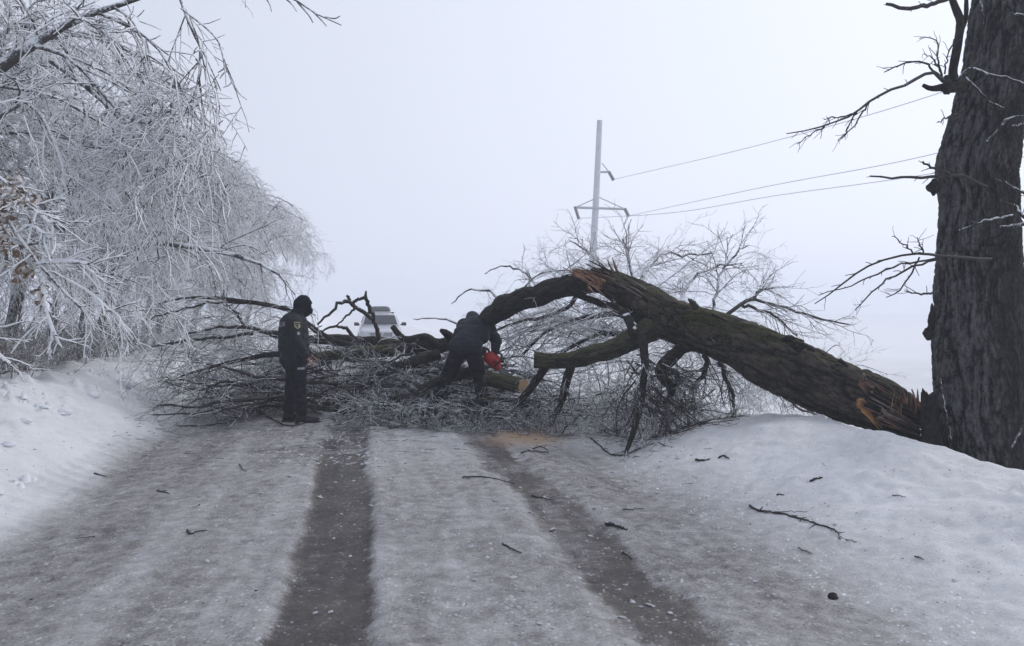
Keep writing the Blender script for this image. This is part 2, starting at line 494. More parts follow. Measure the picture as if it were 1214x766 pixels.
def build_ground():
    xs = axis(-380, 380, -6.0, 6.0, .024)
    ys = axis(-45, 430, 2.9, 12.5, .027)
    X, Y = np.meshgrid(xs, ys)
    x, y = X.ravel(), Y.ravel()
    z = hgt(x, y) + relief(x, y)
    u, s = road_u(x, y), road_s(x, y)
    # how dirty the snow is: wear bands along the road
    d = np.full_like(u, .02)
    road = sstep(-2.9, -2.1, u + .2 * noise2(s * .5, u, 60)) * (1 - sstep(2.2, 3.6, u + .3 * noise2(s * .5, u, 61)))
    d += .40 * road + .02 * road * np.exp(-((u + 1.6) / .9) ** 2)
    d += .03 * road * noise2(u * 6, s * .45, 91) + .035 * road * noise2(u * 17, s * .7, 92)
    d += .10 * road * fbm2(x * .8, y * .8, 3, 62) + .07 * road * fbm2(x * 4, y * 4, 3, 77)
    d += .045 * sstep(2.6, 3.4, u) * (1 + fbm2(x * 2.2, y * 2.2, 4, 78)) + .03 * fbm2(x * 6, y * 6, 3, 79) * (np.abs(u) > 2.2)
    w1 = u + 0.16 + 0.04 * noise2(s * .6, 1, 31); w2 = u - 1.5 + 0.06 * noise2(s * .6, 7, 32)
    ends = 1 - sstep(9.2, 11.0, y + .5 * noise2(x * 3, y * 3, 63))
    patch = .75 + .25 * sstep(-.3, .5, fbm2(x * 1.6, y * 1.6, 3, 64))
    r1 = 1 - sstep(.19, .285, np.abs(w1) + .02 * noise2(x * 5, y * 2.5, 65) + .014 * noise2(x * 25, y * 12, 85))
    r1 = r1 * (1 - .75 * sstep(.0, .35, fbm2(x * 3.1, y * 3.1, 3, 86)) * sstep(7.6, 9.2, y))
    d += .50 * r1 * (ends * .9 + .25) * (.85 + .15 * patch)
    d -= .16 * r1 * sstep(.05, .45, fbm2(x * 2.4, y * 1.5, 4, 95)) + .10 * r1 * sstep(.2, .5, noise2(u * 14, s * 1.2, 96))
    r2 = 1 - sstep(.12, .26, np.abs(w2 - .02) + .05 * noise2(x * 4, y * 3, 66) + .03 * noise2(x * 19, y * 10, 87))
    d += .50 * r2 * (ends * .8 + .12) * (.5 + .5 * sstep(-.2, .25, fbm2(x * 2.6, y * 1.6, 4, 88) + .12)) * (1 + .3 * noise2(u * 22, s * .8, 90))
    d += .12 * np.exp(-((w2 - .45) / .25) ** 2) * (ends * .7)
    for c, a, w in ((-1.05, .05, .16), (-1.75, .06, .22), (-2.35, .08, .18), (2.35, .05, .2)):
        d += a * np.exp(-((u - c + .1 * noise2(s * .5, c, 67)) / w) ** 2)
    d -= .10 * np.exp(-((u + 1.4) / .18) ** 2) * sstep(-.2, .6, noise2(s * .9, u * 3, 68))
    d += .10 * np.exp(-((u + 2.75) / .3) ** 2) * sstep(-.4, .6, noise2(x * .8, y * 1.5, 69))
    d -= .16 * np.exp(-((u - .7) / .7) ** 2 - ((y - 11) / 2.5) ** 2)
    # the churned left edge and the trampled ground under the branches
    d += .20 * np.exp(-((u + .55) / 1.0) ** 2 - ((y - 9.6) / 1.1) ** 2) * sstep(-.1, .3, fbm2(x * 2.2, y * 2.2, 3, 70))
    d += .05 * sstep(.1, .6, fbm2(x * .7, y * .7, 4, 71)) * sstep(2.5, 3.2, u) * (1 - sstep(5, 6, u))
    d += .05 * sstep(.2, .7, fbm2(x * .9, y * .9, 4, 72)) * sstep(-2.5, -3.0, u)
    d = np.clip(d, 0, 1) * (1 - sstep(25, 45, y)) + .05 * sstep(25, 45, y) * (np.abs(u) < 3)
    wet = np.clip(r1 * ends + .8 * r2 * ends + .15 * road, 0, 1)
    saw = np.exp(-((x - .18) / .50) ** 2 - ((y - 10.4) / .85) ** 2)
    saw = .8 * saw + .35 * np.exp(-((x - .05) / .8) ** 2 - ((y - 9.7) / .8) ** 2)
    nx, ny = len(xs), len(ys)
    i = np.arange(ny - 1)[:, None] * nx + np.arange(nx - 1)[None, :]
    Q = np.stack([i, i + 1, i + 1 + nx, i + nx], -1).reshape(-1, 4)
    uc = u[Q].mean(1)
    Zg = z.reshape(ny, nx)
    gy = np.gradient(Zg, ys, axis=0); gx = np.gradient(Zg, xs, axis=1)
    Nn = norm(np.stack([-gx.ravel(), -gy.ravel(), np.ones(nx * ny)], 1))
    V = np.stack([x, y, z], 1)
    for name, sel, lab in (
            ('road', (uc >= -2.55) & (uc < 3.0), None),
            ('snow_bank', (uc < -2.55) & (uc >= -6.5), None),
            ('snow_bank', (uc >= 3.0) & (uc < 6.2), None),
            ('snow_field', (uc < -6.5) | (uc >= 6.2), None)):
        q = Q[sel]
        used = np.unique(q); rem = np.zeros(len(V), np.int32); rem[used] = np.arange(len(used))
        me = mesh_np(name, V[used], rem[q], {"dirt": d[used], "wet": wet[used], "sawdust": saw[used]}, [M['ground']])
        me.normals_split_custom_set_from_vertices(Nn[used])
        tag(link(name, me), kind='structure')
build_ground()

# ------------------------------------------------------------------ bark tubes for big trunks
def trunk(W, n, S, amp, fr, seed, sq=.0, cap=False, flare=None):
    """W rows x y z r -> big tube with furrowed bark. returns V,Q,attrs"""
    Wc = catmull(W, n)
    c, r = Wc[:, :3], Wc[:, 3]
    T = norm(np.gradient(c, axis=0))
    U = np.zeros_like(T); u0 = np.cross(T[0], [0, 0, 1.]) if abs(T[0][2]) < .8 else np.cross(T[0], [0, 1., 0])
    u0 = u0 / np.linalg.norm(u0)
    for k in range(n):
        u0 = u0 - T[k] * (u0 @ T[k]); u0 /= np.linalg.norm(u0); U[k] = u0
    Wv = np.cross(T, U)
    th = np.arange(S) * 2 * np.pi / S
    ss = np.r_[0, np.cumsum(np.linalg.norm(np.diff(c, axis=0), axis=1))]
    TH, SS = np.meshgrid(th, ss)
    RR = np.repeat(r[:, None], S, 1)
    rm = r.mean()
    bx, by, bz = np.cos(TH) * rm, np.sin(TH) * rm, SS
    wv = .25 * noise3(bx * 3, by * 3, bz * 1.2, seed + 5)
    rd = np.minimum(1, np.abs(noise3((bx + wv) * fr, (by + wv) * fr, bz * fr * .15 + 2 * wv, seed)) * 3.0)
    rd2 = np.minimum(1, np.abs(noise3(bx * fr * 2.4 + wv * 9, by * fr * 2.4, bz * fr * .75, seed + 1)) * 3)
    ridge = np.clip(.6 * rd + .4 * rd2, 0, 1) * (.8 + .2 * noise3(bx * 9, by * 9, bz * 4, seed + 7))
    lum = noise3(bx * 2.5, by * 2.5, bz * .9, seed + 2)
    disp = amp * ridge + sq * lum * RR
    R2 = RR + disp - amp * .5
    if flare is not None:
        R2 = R2 * flare(TH, SS)
    V = c[:, None, :] + R2[..., None] * (np.cos(TH)[..., None] * U[:, None, :] + np.sin(TH)[..., None] * Wv[:, None, :])
    V = V.reshape(-1, 3)
    i = np.arange(n - 1)[:, None] * S + np.arange(S)[None, :]
    j = np.arange(n - 1)[:, None] * S + ((np.arange(S) + 1) % S)[None, :]
    Q = np.stack([i, j, j + S, i + S], -1).reshape(-1, 4)
    at = {"ridge": ridge.ravel(), "bark": np.stack([bx.ravel() + seed, by.ravel(), bz.ravel()], 1)}
    if cap:
        # close both ends with a ring collapsed near the centre (quads)
        add, addq = [], []
        for e in (0, n - 1):
            ring = V[e * S:(e + 1) * S]; ce = ring.mean(0)
            b0 = len(V) + len(add) * S
            add.append(ce + (ring - ce) * .02)
            a = np.arange(S) + e * S; a2 = (np.arange(S) + 1) % S + e * S
            bb = np.arange(S) + b0; b2 = (np.arange(S) + 1) % S + b0
            addq.append(np.stack([a, bb, b2, a2] if e == 0 else [a, a2, b2, bb], -1))
        V = np.vstack([V] + add); Q = np.vstack([Q] + addq)
        for k_ in at:
            at[k_] = np.concatenate([at[k_], at[k_][:S] * 0 + .2, at[k_][:S] * 0 + .2])
    return V, Q, at

def limb(name, W, parent, mat, seed, n=None, S=24, amp=None, fr=22, cap=False):
    W = np.asarray(W, float)
    Ls = np.linalg.norm(np.diff(W[:, :3], axis=0), axis=1).sum()
    n = n or max(8, int(Ls / .045)); amp = amp if amp is not None else W[:, 3].max() * .16
    if len(W) > 4 and W[:, 3].max() > .03:                 # elbows and swellings
        Wd = catmull(W, max(len(W) * 2, int(Ls / .22))); m_ = len(Wd); rg = np.random.default_rng(seed + 5)
        Wd[1:-1, :3] += rg.normal(0, 1, (m_ - 2, 3)) * (Wd[1:-1, 3:4] * .085)
        Wd[:, 3] *= 1 + rg.normal(0, .05, m_); W = Wd
    V, Q, at = trunk(W, n, S, amp, fr, seed, sq=.10, cap=cap)
    return part(name, V, Q, mat, parent, at)

def polyline(W, K):
    c = catmull(W, K); return c[:, :3][None], np.maximum(c[:, 3], .001)[None]

# ------------------------------------------------------------------ frosted trees along the left bank
def over_road(Pt, top, rng, edge=0.0):
    """the iced crowns stop short over the road, and arch back with height"""
    u = road_u(Pt[..., 0], Pt[..., 1]); z = Pt[..., 2]
    lim = -1.15 + edge + .45 * sstep(16, 26, Pt[:, :1, 1]) - np.maximum(0, z - 3.5) * top + np.clip(rng.normal(0, .2, (len(Pt), 1)), -.5, .25)
    return ~(u > lim).any(1)

def frosted_tree(base, h, reach, lean, seed, label, fine=1.0, counts=(12, 9, 9, 5), trunk_r=.10, group=None, droop=1.0, extra=None, top=.95, edge=0.0):
    rng = np.random.default_rng(seed)
    bx, by = base
    bz = float(hgt(np.array([bx]), np.array([by]))[0]) - .08
    t = thing("frosted_tree", label, "tree", (bx, by, bz), group)
    lean = np.array([lean[0], lean[1], 0.]); lean /= np.linalg.norm(lean)
    b3 = np.array([bx, by, bz])
    W = [np.r_[b3, trunk_r]]
    for f, zz, rr in ((.10, .30, .85), (.22, .58, .7), (.42, .82, .55), (.68, .95, .38), (.95, .86, .22), (1.15, .62, .1)):
        p = b3 + lean * reach * f * .8 + np.array([0, 0, zz * h]) + rng.normal(0, .06, 3)
        W.append(np.r_[p, trunk_r * rr])
    W = np.array(W)
    V, Q, at = trunk(W, 70, 14, trunk_r * .12, 22, seed, .05)
    part("trunk", V, Q, M['bark_left'], t, at)
    Tp, Tr = polyline(W, 24)
    n1, n2, n3, n4 = counts
    # limbs
    S0, D, r, tt, _ = spawn(Tp, Tr, n1, .22, .95, .5, 1.15, rng, .6)
    D[:, 2] = np.abs(D[:, 2]) * .5 + .28
    D += lean * .35
    L = reach * rng.uniform(.45, .85, len(tt))
    P1 = grow(S0, D, L, 10, .10, .38 * droop, rng, .05)
    R1 = taper(np.maximum(r, .016), 10, .3)
    k_ = over_road(P1, top, rng, edge); P1, R1 = P1[k_], R1[k_]
    if extra is not None:
        for w in extra:
            pp, rr = polyline(way(w), 10); P1 = np.concatenate([P1, pp]); R1 = np.concatenate([R1, rr])
    for k in range(len(P1)):
        v, q = tubes(P1[k:k + 1], R1[k:k + 1], 7)
        part("limb", v, q, M['rime_thin'], t)
    # boughs, twigs
    S0, D, r, tt, _ = spawn(P1, R1, n2, .12, 1.0, .35, 1.1, rng, .6)
    P2 = grow(S0, D, rng.uniform(.7, 1.5, len(tt)) * (1.2 - .4 * tt), 8, .13, .9 * droop, rng, .03)
    R2 = taper(np.clip(r, .006, .018), 8, .4)
    k_ = over_road(P2, top, rng, edge); P2, R2 = P2[k_], R2[k_]
    S0, D, r, tt, _ = spawn(P2, R2, n3, .08, 1.0, .4, 1.15, rng, .7)
    P3 = grow(S0, D, rng.uniform(.3, .75, len(tt)), 6, .15, 1.6 * droop, rng, .02)
    R3 = taper(np.clip(r, .0048, .009) * fine * np.exp(rng.normal(0, .28, len(r))), 6, .55)
    k_ = over_road(P3, top, rng, edge); P3, R3 = P3[k_], R3[k_]
    S0, D, r, tt, _ = spawn(P3, R3, n4, .15, 1.0, .5, 1.2, rng, .8)
    P4 = grow(S0, D, rng.uniform(.06, .24, len(tt)), 3, .18, 1.0, rng, .01)
    R4 = taper(np.clip(r, .0035, .0065) * fine * rng.uniform(.8, 1.3, len(r)), 3, .6)
    V, Q = tubes(P2, R2, 4)
    tag(part("boughs", V, Q, M['rime_thin'], t), kind='stuff')
    V, Q = join([tubes(P3, R3, 3), tubes(P4, R4, 3)])
    tag(part("twigs", V, Q, M['rime'], t), kind='stuff')
    return t

near_extra = [
    [(-60, 120, 7.2, 18), (-5, 85, 7.1, 15), (40, 52, 7.0, 13), (95, 22, 6.9, 8), (150, 3, 6.9, 6), (215, -20, 6.9, 4)],
    [(38, 53, 7.0, 7), (75, 65, 6.9, 5), (105, 90, 6.9, 4.5), (125, 115, 6.8, 4), (150, 145, 6.8, 3), (172, 190, 6.8, 2)],
    [(115, 15, 6.9, 4), (150, 30, 6.8, 4), (185, 55, 6.8, 3), (212, 100, 6.7, 2.4), (232, 135, 6.7, 2), (250, 165, 6.7, 1.5)],
    [(200, -40, 6.9, 4), (225, 30, 6.8, 3), (245, 70, 6.7, 2), (262, 108, 6.7, 1.4)],
    [(60, 72, 7.1, 6), (110, 110, 7.0, 5), (150, 150, 7.0, 4), (185, 210, 6.9, 3), (215, 270, 6.9, 2)],
    [(-20, 160, 7.1, 6), (30, 120, 7.0, 5), (70, 180, 6.8, 4), (80, 250, 6.7, 3), (110, 330, 6.6, 2)],
    [(330, -8, 6.7, 2), (345, 4, 6.7, 1.6), (352, 14, 6.7, 1)], [(352, 2, 6.7, 2), (366, 18, 6.7, 2), (371, 27, 6.7, 1)], [(372, 15, 6.7, 1.6), (383, 26, 6.7, 1.5), (387, 31, 6.7, 1)],
    [(385, 20, 6.7, 1.6), (397, 22, 6.7, 1.4), (403, 19, 6.7, 1)], [(300, -18, 6.7, 2), (318, 2, 6.7, 1.6), (322, 14, 6.7, 1)], [(225, 20, 6.8, 2), (238, 62, 6.7, 2), (233, 108, 6.7, 1.6), (240, 142, 6.7, 1)],
    [(215, 10, 6.8, 2.4), (256, 45, 6.7, 2), (266, 78, 6.7, 1.6), (268, 103, 6.7, 1)], [(232, 70, 6.7, 2), (252, 92, 6.7, 1.6), (258, 106, 6.7, 1)], [(205, 90, 6.7, 2), (214, 130, 6.7, 1.8), (206, 150, 6.7, 1)],
    [(150, -60, 6.9, 5), (250, -40, 6.8, 3), (340, -5, 6.7, 2.4), (372, 15, 6.7, 1.8), (405, 30, 6.7, 1.2)],
]
frosted_tree((-7.6, 7.2), 7.0, 3.6, (1, .15), 11, "nearest rime-coated tree whose thick limb slants in from the upper left edge", 1.35, (8, 9, 7, 5), .13, extra=near_extra, top=.05, edge=.05)
frosted_tree((-8.6, 10.6), 5.6, 3.7, (1, .2), 12, "dense rime-white tree bowed toward the road just past the nearest one", 1.1, (20, 11, 10, 5), .12)
frosted_tree((-9.3, 14.6), 5.6, 3.9, (1, .1), 13, "frosted tree with one long bare arching limb above the snowbank crest", 1.0, (20, 11, 9, 5), .12,
             extra=[[(120, 320, 15, 8), (170, 290, 14.8, 7), (230, 293, 14.6, 6.5), (290, 306, 14.5, 5), (330, 325, 14.4, 3), (350, 350, 14.4, 1.5)]])
frosted_tree((-10.2, 19.5), 5.4, 3.9, (1, -.1), 14, "frosted tree hanging over the verge behind the standing officer's back", 1.05, (18, 10, 9, 5), .11)
frosted_tree((-11.5, 25.0), 5.2, 4.2, (1, 0), 15, "greyer frosted tree further down the row, its crown drooping above the officer's head", 1.2, (17, 10, 8, 4), .12)
frosted_tree((-12.4, 31.0), 5.2, 4.0, (1, 0), 16, "pale frosted tree near the far end of the row, half lost in fog", 1.4, (16, 9, 7, 4), .12)
frosted_tree((-14.0, 42.0), 5.6, 3.6, (1, 0), 17, "last faint frosted tree of the left row, dissolving into the fog", 1.8, (15, 8, 7, 3), .12)

for k, (x, y, h, r_, lb) in enumerate((
        (-10.8, 13.0, 5.2, 3.4, "rimed tree in the second row, filling the gap left of the long bare limb"),
        (-12.6, 18.0, 5.2, 3.4, "rimed tree in the second row directly above the brown-stemmed shrubs"),
        (-13.6, 23.5, 5.4, 3.6, "dim tree of the second row behind the snow hollow"),
        (-15.0, 30.0, 5.6, 3.8, "grey foggy tree of the second row behind the arching far crowns"),
        (-9.6, 8.4, 6.2, 3.2, "dense rimed tree of the second row at the left edge of the photo"))):
    frosted_tree((x, y), h, r_, (1, .1), 40 + k, lb, 1.3, (16, 9, 8, 4), .12, droop=1.15)

frosted_tree((-9.0, 16.6), 3.9, 3.3, (1, .1), 60, "low bowed frosted tree whose twigs brush the snow left of the standing officer", 1.05, (16, 10, 9, 5), .09, droop=1.5)
frosted_tree((-9.6, 21.6), 4.0, 3.6, (1, -.1), 61, "low bowed frosted tree seen just left of the officer's shoulder", 1.15, (16, 10, 9, 4), .09, droop=1.5)

# low brush on the crest of the left bank
def shrub(x, y, h, seed, label, n=26, group=None):
    rng = np.random.default_rng(seed)
    z = float(hgt(np.array([x]), np.array([y]))[0]) - .04
    t = thing("frosted_shrub", label, "shrub", (x, y, z), group)
    S0 = np.array([x, y, z]) + rng.normal(0, 1, (n, 3)) * np.array([.35, .35, 0])
    a = rng.uniform(0, 2 * np.pi, n); tilt = rng.uniform(.15, .9, n)
    D = np.stack([np.cos(a) * np.sin(tilt), np.sin(a) * np.sin(tilt), np.cos(tilt)], 1)
    P1 = grow(S0, D, h * rng.uniform(.7, 1.25, n), 8, .09, .35, rng, .01); R1 = taper(rng.uniform(.006, .011, n), 8, .4)
    V, Q = tubes(P1, R1, 5); tag(part("stems", V, Q, M['brush'], t), kind='stuff')
    S0, D, r, tt, _ = spawn(P1, R1, 10, .2, 1, .35, .9, rng, .7)
    P2 = grow(S0, D, rng.uniform(.2, .5, len(tt)), 5, .12, .6, rng, .01); R2 = taper(np.maximum(r, .004), 5, .5)
    S0, D, r, tt, _ = spawn(P2, R2, 4, .2, 1, .4, 1.0, rng, .8)
    P3 = grow(S0, D, rng.uniform(.06, .18, len(tt)), 3, .1, .2, rng); R3 = taper(np.maximum(r, .0035), 3, .6)
    V, Q = join([tubes(P2, R2, 3), tubes(P3, R3, 3)]); tag(part("twigs", V, Q, M['brush'], t), kind='stuff')

for k, (x, y, h, lb) in enumerate((
        (-6.9, 9.4, .8, "frosted shrub at the left edge where the snowbank leaves the photo"),
        (-7.6, 11.6, .8, "low brownish frosted shrub second from the left edge on the bank crest"),
        (-8.2, 13.4, .8, "bushy frosted shrub on the crest below the dead-leaved twigs"),
        (-8.6, 15.0, .8, "reddish-stemmed shrub on the crest in front of the snow hollow"),
        (-9.2, 16.6, .8, "frosted shrub set back behind the crest, left of the snow hollow"),
        (-8.9, 18.2, .8, "frosted shrub where the snowbank crest meets the tree row"),
        (-9.0, 21.0, 1.1, "dim frosted shrub under the drooping far trees"),
        (-9.8, 13.2, 1.7, "taller frosted thicket behind the crest at the left, under the dead leaves"),
        (-10.2, 15.6, 1.8, "taller grey thicket under the second row of trees"),
        (-10.6, 18.6, 1.9, "grey thicket behind the shrub where crest meets tree row"),
        (-10.9, 22.5, 2.0, "dim thicket deep under the drooping crowns"),
        (-8.9, 10.4, 1.7, "thicket of rimed stems at the left edge behind the low shrubs"),
        (-8.4, 24.5, 1.3, "farthest low frosted shrub beneath the foggy tree row"))):
    shrub(x, y, h, 200 + k, lb, n=24 if h < 1.5 else 44)

# dead-leaved branches close to the camera at the left edge
def leafy_sapling():
    rng = np.random.default_rng(77)
    bx, by = -4.9, 5.6
    bz = float(hgt(np.array([bx]), np.array([by]))[0]) - .05
    t = thing("dead_leaved_sapling", "ice-coated sapling with withered brown leaves reaching in at the left edge", "sapling", (bx, by, bz))
    W = np.array([[bx, by, bz, .045], [bx + .1, by - .1, bz + .9, .04], [bx + .25, by - .1, bz + 1.6, .032], [bx + .3, by, bz + 2.3, .02]])
    V, Q, at = trunk(W, 40, 12, .006, 25, 3, .04); part("trunk", V, Q, M['bark_left'], t, at)
    br = [[(-180, 180, 5.5, 10), (-80, 205, 5.3, 8), (0, 252, 5.1, 6), (25, 285, 5.0, 5), (48, 315, 5.0, 4)],
          [(-180, 170, 5.5, 9), (-60, 180, 5.3, 7), (20, 225, 5.1, 5), (40, 245, 5.0, 5), (62, 268, 5.0, 4)],
          [(-170, 200, 5.5, 9), (-60, 280, 5.3, 7), (0, 292, 5.2, 6), (45, 288, 5.1, 4)],
          [(48, 315, 5.0, 4), (75, 345, 5.0, 4), (100, 370, 5.0, 3), (112, 392, 5.0, 2)],
          [(50, 322, 5.0, 4), (52, 360, 5.0, 7), (60, 385, 5.0, 7), (68, 404, 5.0, 5)],
          [(45, 312, 5.0, 5), (80, 310, 4.95, 7), (110, 313, 4.9, 4)],
          [(30, 240, 5.0, 3), (48, 255, 5.0, 6), (62, 268, 5.0, 5)],
          [(20, 275, 5.0, 4), (38, 268, 4.95, 7), (60, 284, 4.9, 4)],
          [(62, 322, 5.0, 4), (110, 350, 5.0, 5), (157, 395, 5.0, 3)],
          [(-100, 330, 5.2, 8), (-30, 380, 5.1, 7), (-5, 418, 5.1, 9), (12, 432, 5.1, 6)]]
    pl = [polyline(way(w), 10) for w in br]
    Pm = np.concatenate([p for p, _ in pl]); Rm = np.concatenate([r for _, r in pl])
    for k in range(len(Pm)):
        v, q = tubes(Pm[k:k + 1], Rm[k:k + 1] * .8, 7); part("branch", v, q, M['rime'] if k > 3 else M['rime_thin'], t)
    S0, D, r, tt, _ = spawn(Pm, Rm, 9, .3, 1, .4, 1.2, rng, .6)
    P2 = grow(S0, D, rng.uniform(.1, .3, len(tt)), 5, .12, .8, rng); R2 = taper(np.clip(r, .004, .008), 5, .7)
    S1, D1, r1, t1, _ = spawn(P2, R2, 3, .2, 1, .4, 1.1, rng, .8)
    P3 = grow(S1, D1, rng.uniform(.05, .12, len(t1)), 3, .1, .3, rng); R3 = taper(np.clip(r1, .0035, .006), 3, .7)
    V, Q = join([tubes(P2, R2, 4), tubes(P3, R3, 4)]); tag(part("twigs", V, Q, M['rime'], t), kind='stuff')
    # curled dead leaves in clumps: ten little quads each
    leaf = twig_material("withered_iced_leaf", .50, (.17, .115, .075), (.55, .52, .50))
    Vs, Qs, n = [], [], 0
    for cx, cy, k, sx, sy in ((14, 228, 46, 16, 14), (40, 238, 12, 8, 6), (5, 290, 26, 10, 8), (28, 318, 26, 14, 8), (30, 300, 10, 20, 10), (50, 350, 12, 8, 20), (8, 262, 14, 12, 8), (-20, 250, 40, 20, 40)):
        for _ in range(k):
            c = P(cx + rng.normal(0, sx * .6), cy + rng.normal(0, sy * .6), 5.05 + rng.normal(0, .06))
            L_, w_ = rng.uniform(.035, .065), rng.uniform(.012, .022)
            d = norm(rng.normal(0, 1, 3) + np.array([.3, 0, -.5])); s_ = norm(np.cross(d, rng.normal(0, 1, 3))); nn = np.cross(d, s_)
            rows = []
            for i, f in enumerate((0, .35, .7, 1)):
                wv = w_ * (.35, 1, .8, .1)[i]; cc = c + d * L_ * f + nn * L_ * .5 * math.sin(f * 2.4)
                rows += [cc - s_ * wv + nn * wv * .7, cc, cc + s_ * wv + nn * wv * .7]
            Vs += rows
            for i in range(3):
                for j in range(2):
                    a = n + i * 3 + j; Qs.append((a, a + 1, a + 4, a + 3))
            n += 12
    tag(part("dead_leaves", np.array(Vs), np.array(Qs), leaf, t), kind='stuff')
leafy_sapling()

# ------------------------------------------------------------------ the standing tree on the right
def standing_tree():
    base = P(1172, 590, 8.0); base[2] = float(hgt(base[:1], base[1:2])[0]) - .2
    t = thing("standing_tree", "thick dark poplar trunk standing on the right snowbank at the photo's right edge", "tree", base)
    Y = 8.0
    W = way([(1185, 650, Y, 170), (1180, 605, Y, 150), (1172, 560, Y, 116), (1164, 510, Y, 98), (1161, 450, Y, 94), (1159, 400, Y, 95), (1159, 340, Y, 92),
             (1158, 290, Y, 88), (1158, 240, Y, 82), (1156, 200, Y, 86), (1165, 160, Y, 80), (1174, 120, Y, 74), (1182, 80, Y, 72), (1189, 30, Y, 72),
             (1195, -25, Y, 70), (1203, -150, Y, 62), (1213, -330, Y, 48), (1225, -520, Y, 28), (1232, -640, Y, 10)])
    fl = lambda TH, SS: 1 + .10 * np.cos(TH * 5 + 1) * np.exp(-SS / .5) + .03 * np.cos(TH * 3 + SS * 1.3)
    V, Q, at = trunk(W, 480, 260, .042, 21, 41, .05, flare=fl)
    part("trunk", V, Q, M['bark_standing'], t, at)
    D = M['bark_limb']
    big = [
        [(1131, 98, 7.85, 11), (1130, 88, 7.8, 10), (1134, 60, 7.8, 10), (1138, 38, 7.8, 9), (1138, 20, 7.8, 9), (1130, 4, 7.8, 8), (1126, -30, 7.8, 7), (1110, -90, 7.8, 4)],
        [(1140, 102, 7.8, 12), (1125, 104, 7.7, 12), (1114, 104, 7.65, 8), (1103, 105, 7.6, 6), (1094, 101, 7.6, 4)],
        [(1122, 92, 7.7, 8), (1123, 104, 7.6, 12), (1122, 112, 7.6, 7)],
        [(1139, 40, 7.9, 5), (1145, 20, 7.8, 5), (1146, -10, 7.8, 4), (1150, -60, 7.8, 2)],
    ]
    for k, w in enumerate(big): limb("limb", way(w), t, D, 60 + k, S=16, amp=.006, cap=True)
    # burls
    for k, (px, py, w, h) in enumerate(((1107, 222, 15, 20), (1101, 395, 13, 17), (1105, 380, 9, 40))):
        c = P(px, py, 7.85)
        a = np.linspace(0, 1, 8)
        Wb = np.array([np.r_[c + np.array([0, 0, (f - .5) * h * 8 / F]), max(.004, math.sin(math.pi * min(max(f, .04), .96)) * w * 4 / F)] for f in a])
        limb("burl", Wb, t, D, 70 + k, n=14, S=16, amp=.02, fr=40, cap=True)
    dark = [
        [(1118, 96, 7.6, 5), (1104, 85, 7.5, 4), (1085, 95, 7.4, 4), (1060, 105, 7.3, 3.5), (1034, 118, 7.2, 3), (1010, 135, 7.1, 2.5), (975, 150, 7.0, 2), (933, 159, 7.0, 1.2)],
        [(1034, 118, 7.2, 2), (1023, 133, 7.15, 2), (1012, 150, 7.1, 1.6), (994, 166, 7.1, 1.2)],
        [(1016, 131, 7.1, 2), (1006, 150, 7.1, 1.5), (998, 164, 7.1, 1)],
        [(1010, 135, 7.1, 2), (995, 139, 7.1, 1.6), (978, 141, 7.1, 1)],
        [(985, 146, 7.0, 1.6), (965, 158, 7, 1.3), (946, 171, 7, 1)],
        [(1114, 90, 7.6, 3), (1098, 76, 7.5, 2.5), (1080, 73, 7.5, 2), (1064, 78, 7.5, 2), (1047, 85, 7.5, 1.2)],
        [(1117, 92, 7.6, 2.5), (1112, 70, 7.6, 2), (1112, 52, 7.6, 1.6), (1105, 46, 7.6, 1.2), (1090, 45, 7.6, 1)],
        [(1117, 90, 7.6, 2), (1108, 72, 7.6, 1.6), (1100, 66, 7.6, 1.2), (1092, 64, 7.6, .8)],
        [(1120, 88, 7.6, 2), (1124, 65, 7.6, 1.5), (1131, 47, 7.6, 1)],
        [(1124, -2, 7.8, 6), (1110, 3, 7.7, 5.5), (1090, 8, 7.6, 5), (1070, 10, 7.6, 4.5), (1051, 5, 7.6, 3.5)],
        [(1170, 222, 7.55, 4), (1140, 208, 7.5, 4), (1105, 210, 7.4, 4), (1070, 211, 7.4, 3), (1033, 209, 7.4, 2)],
        [(1125, 206, 7.45, 4), (1108, 200, 7.4, 3), (1094, 193, 7.4, 2.5)],
        [(1175, 307, 7.55, 4), (1150, 307, 7.45, 4), (1109, 302, 7.3, 3.5), (1080, 302, 7.2, 3), (1036, 313, 7.2, 2.4), (999, 335, 7.1, 2), (966, 360, 7.1, 1.2)],
        [(1112, 306, 7.35, 3), (1080, 311, 7.3, 2.5), (1050, 320, 7.2, 2.2), (1010, 338, 7.1, 1.6), (970, 350, 7.1, 1)],
        [(1110, 308, 7.35, 3), (1075, 320, 7.3, 2.5), (1045, 337, 7.2, 2), (1014, 368, 7.1, 1.2)],
        [(1085, 302, 7.2, 2), (1075, 292, 7.2, 1.8), (1066, 286, 7.2, 1.5), (1058, 280, 7.2, 1)],
        [(1095, 302, 7.2, 2), (1090, 290, 7.2, 1.5), (1088, 282, 7.2, 1)],
        [(1090, 305, 7.3, 2), (1080, 325, 7.3, 2), (1065, 345, 7.3, 1.6), (1052, 352, 7.3, 1)],
        [(1112, 345, 7.5, 3), (1098, 349, 7.4, 2.5), (1085, 348, 7.4, 2), (1072, 345, 7.4, 1)],
        [(1135, 135, 7.6, 2), (1122, 140, 7.5, 1.8), (1112, 144, 7.5, 1.2)],
    ]
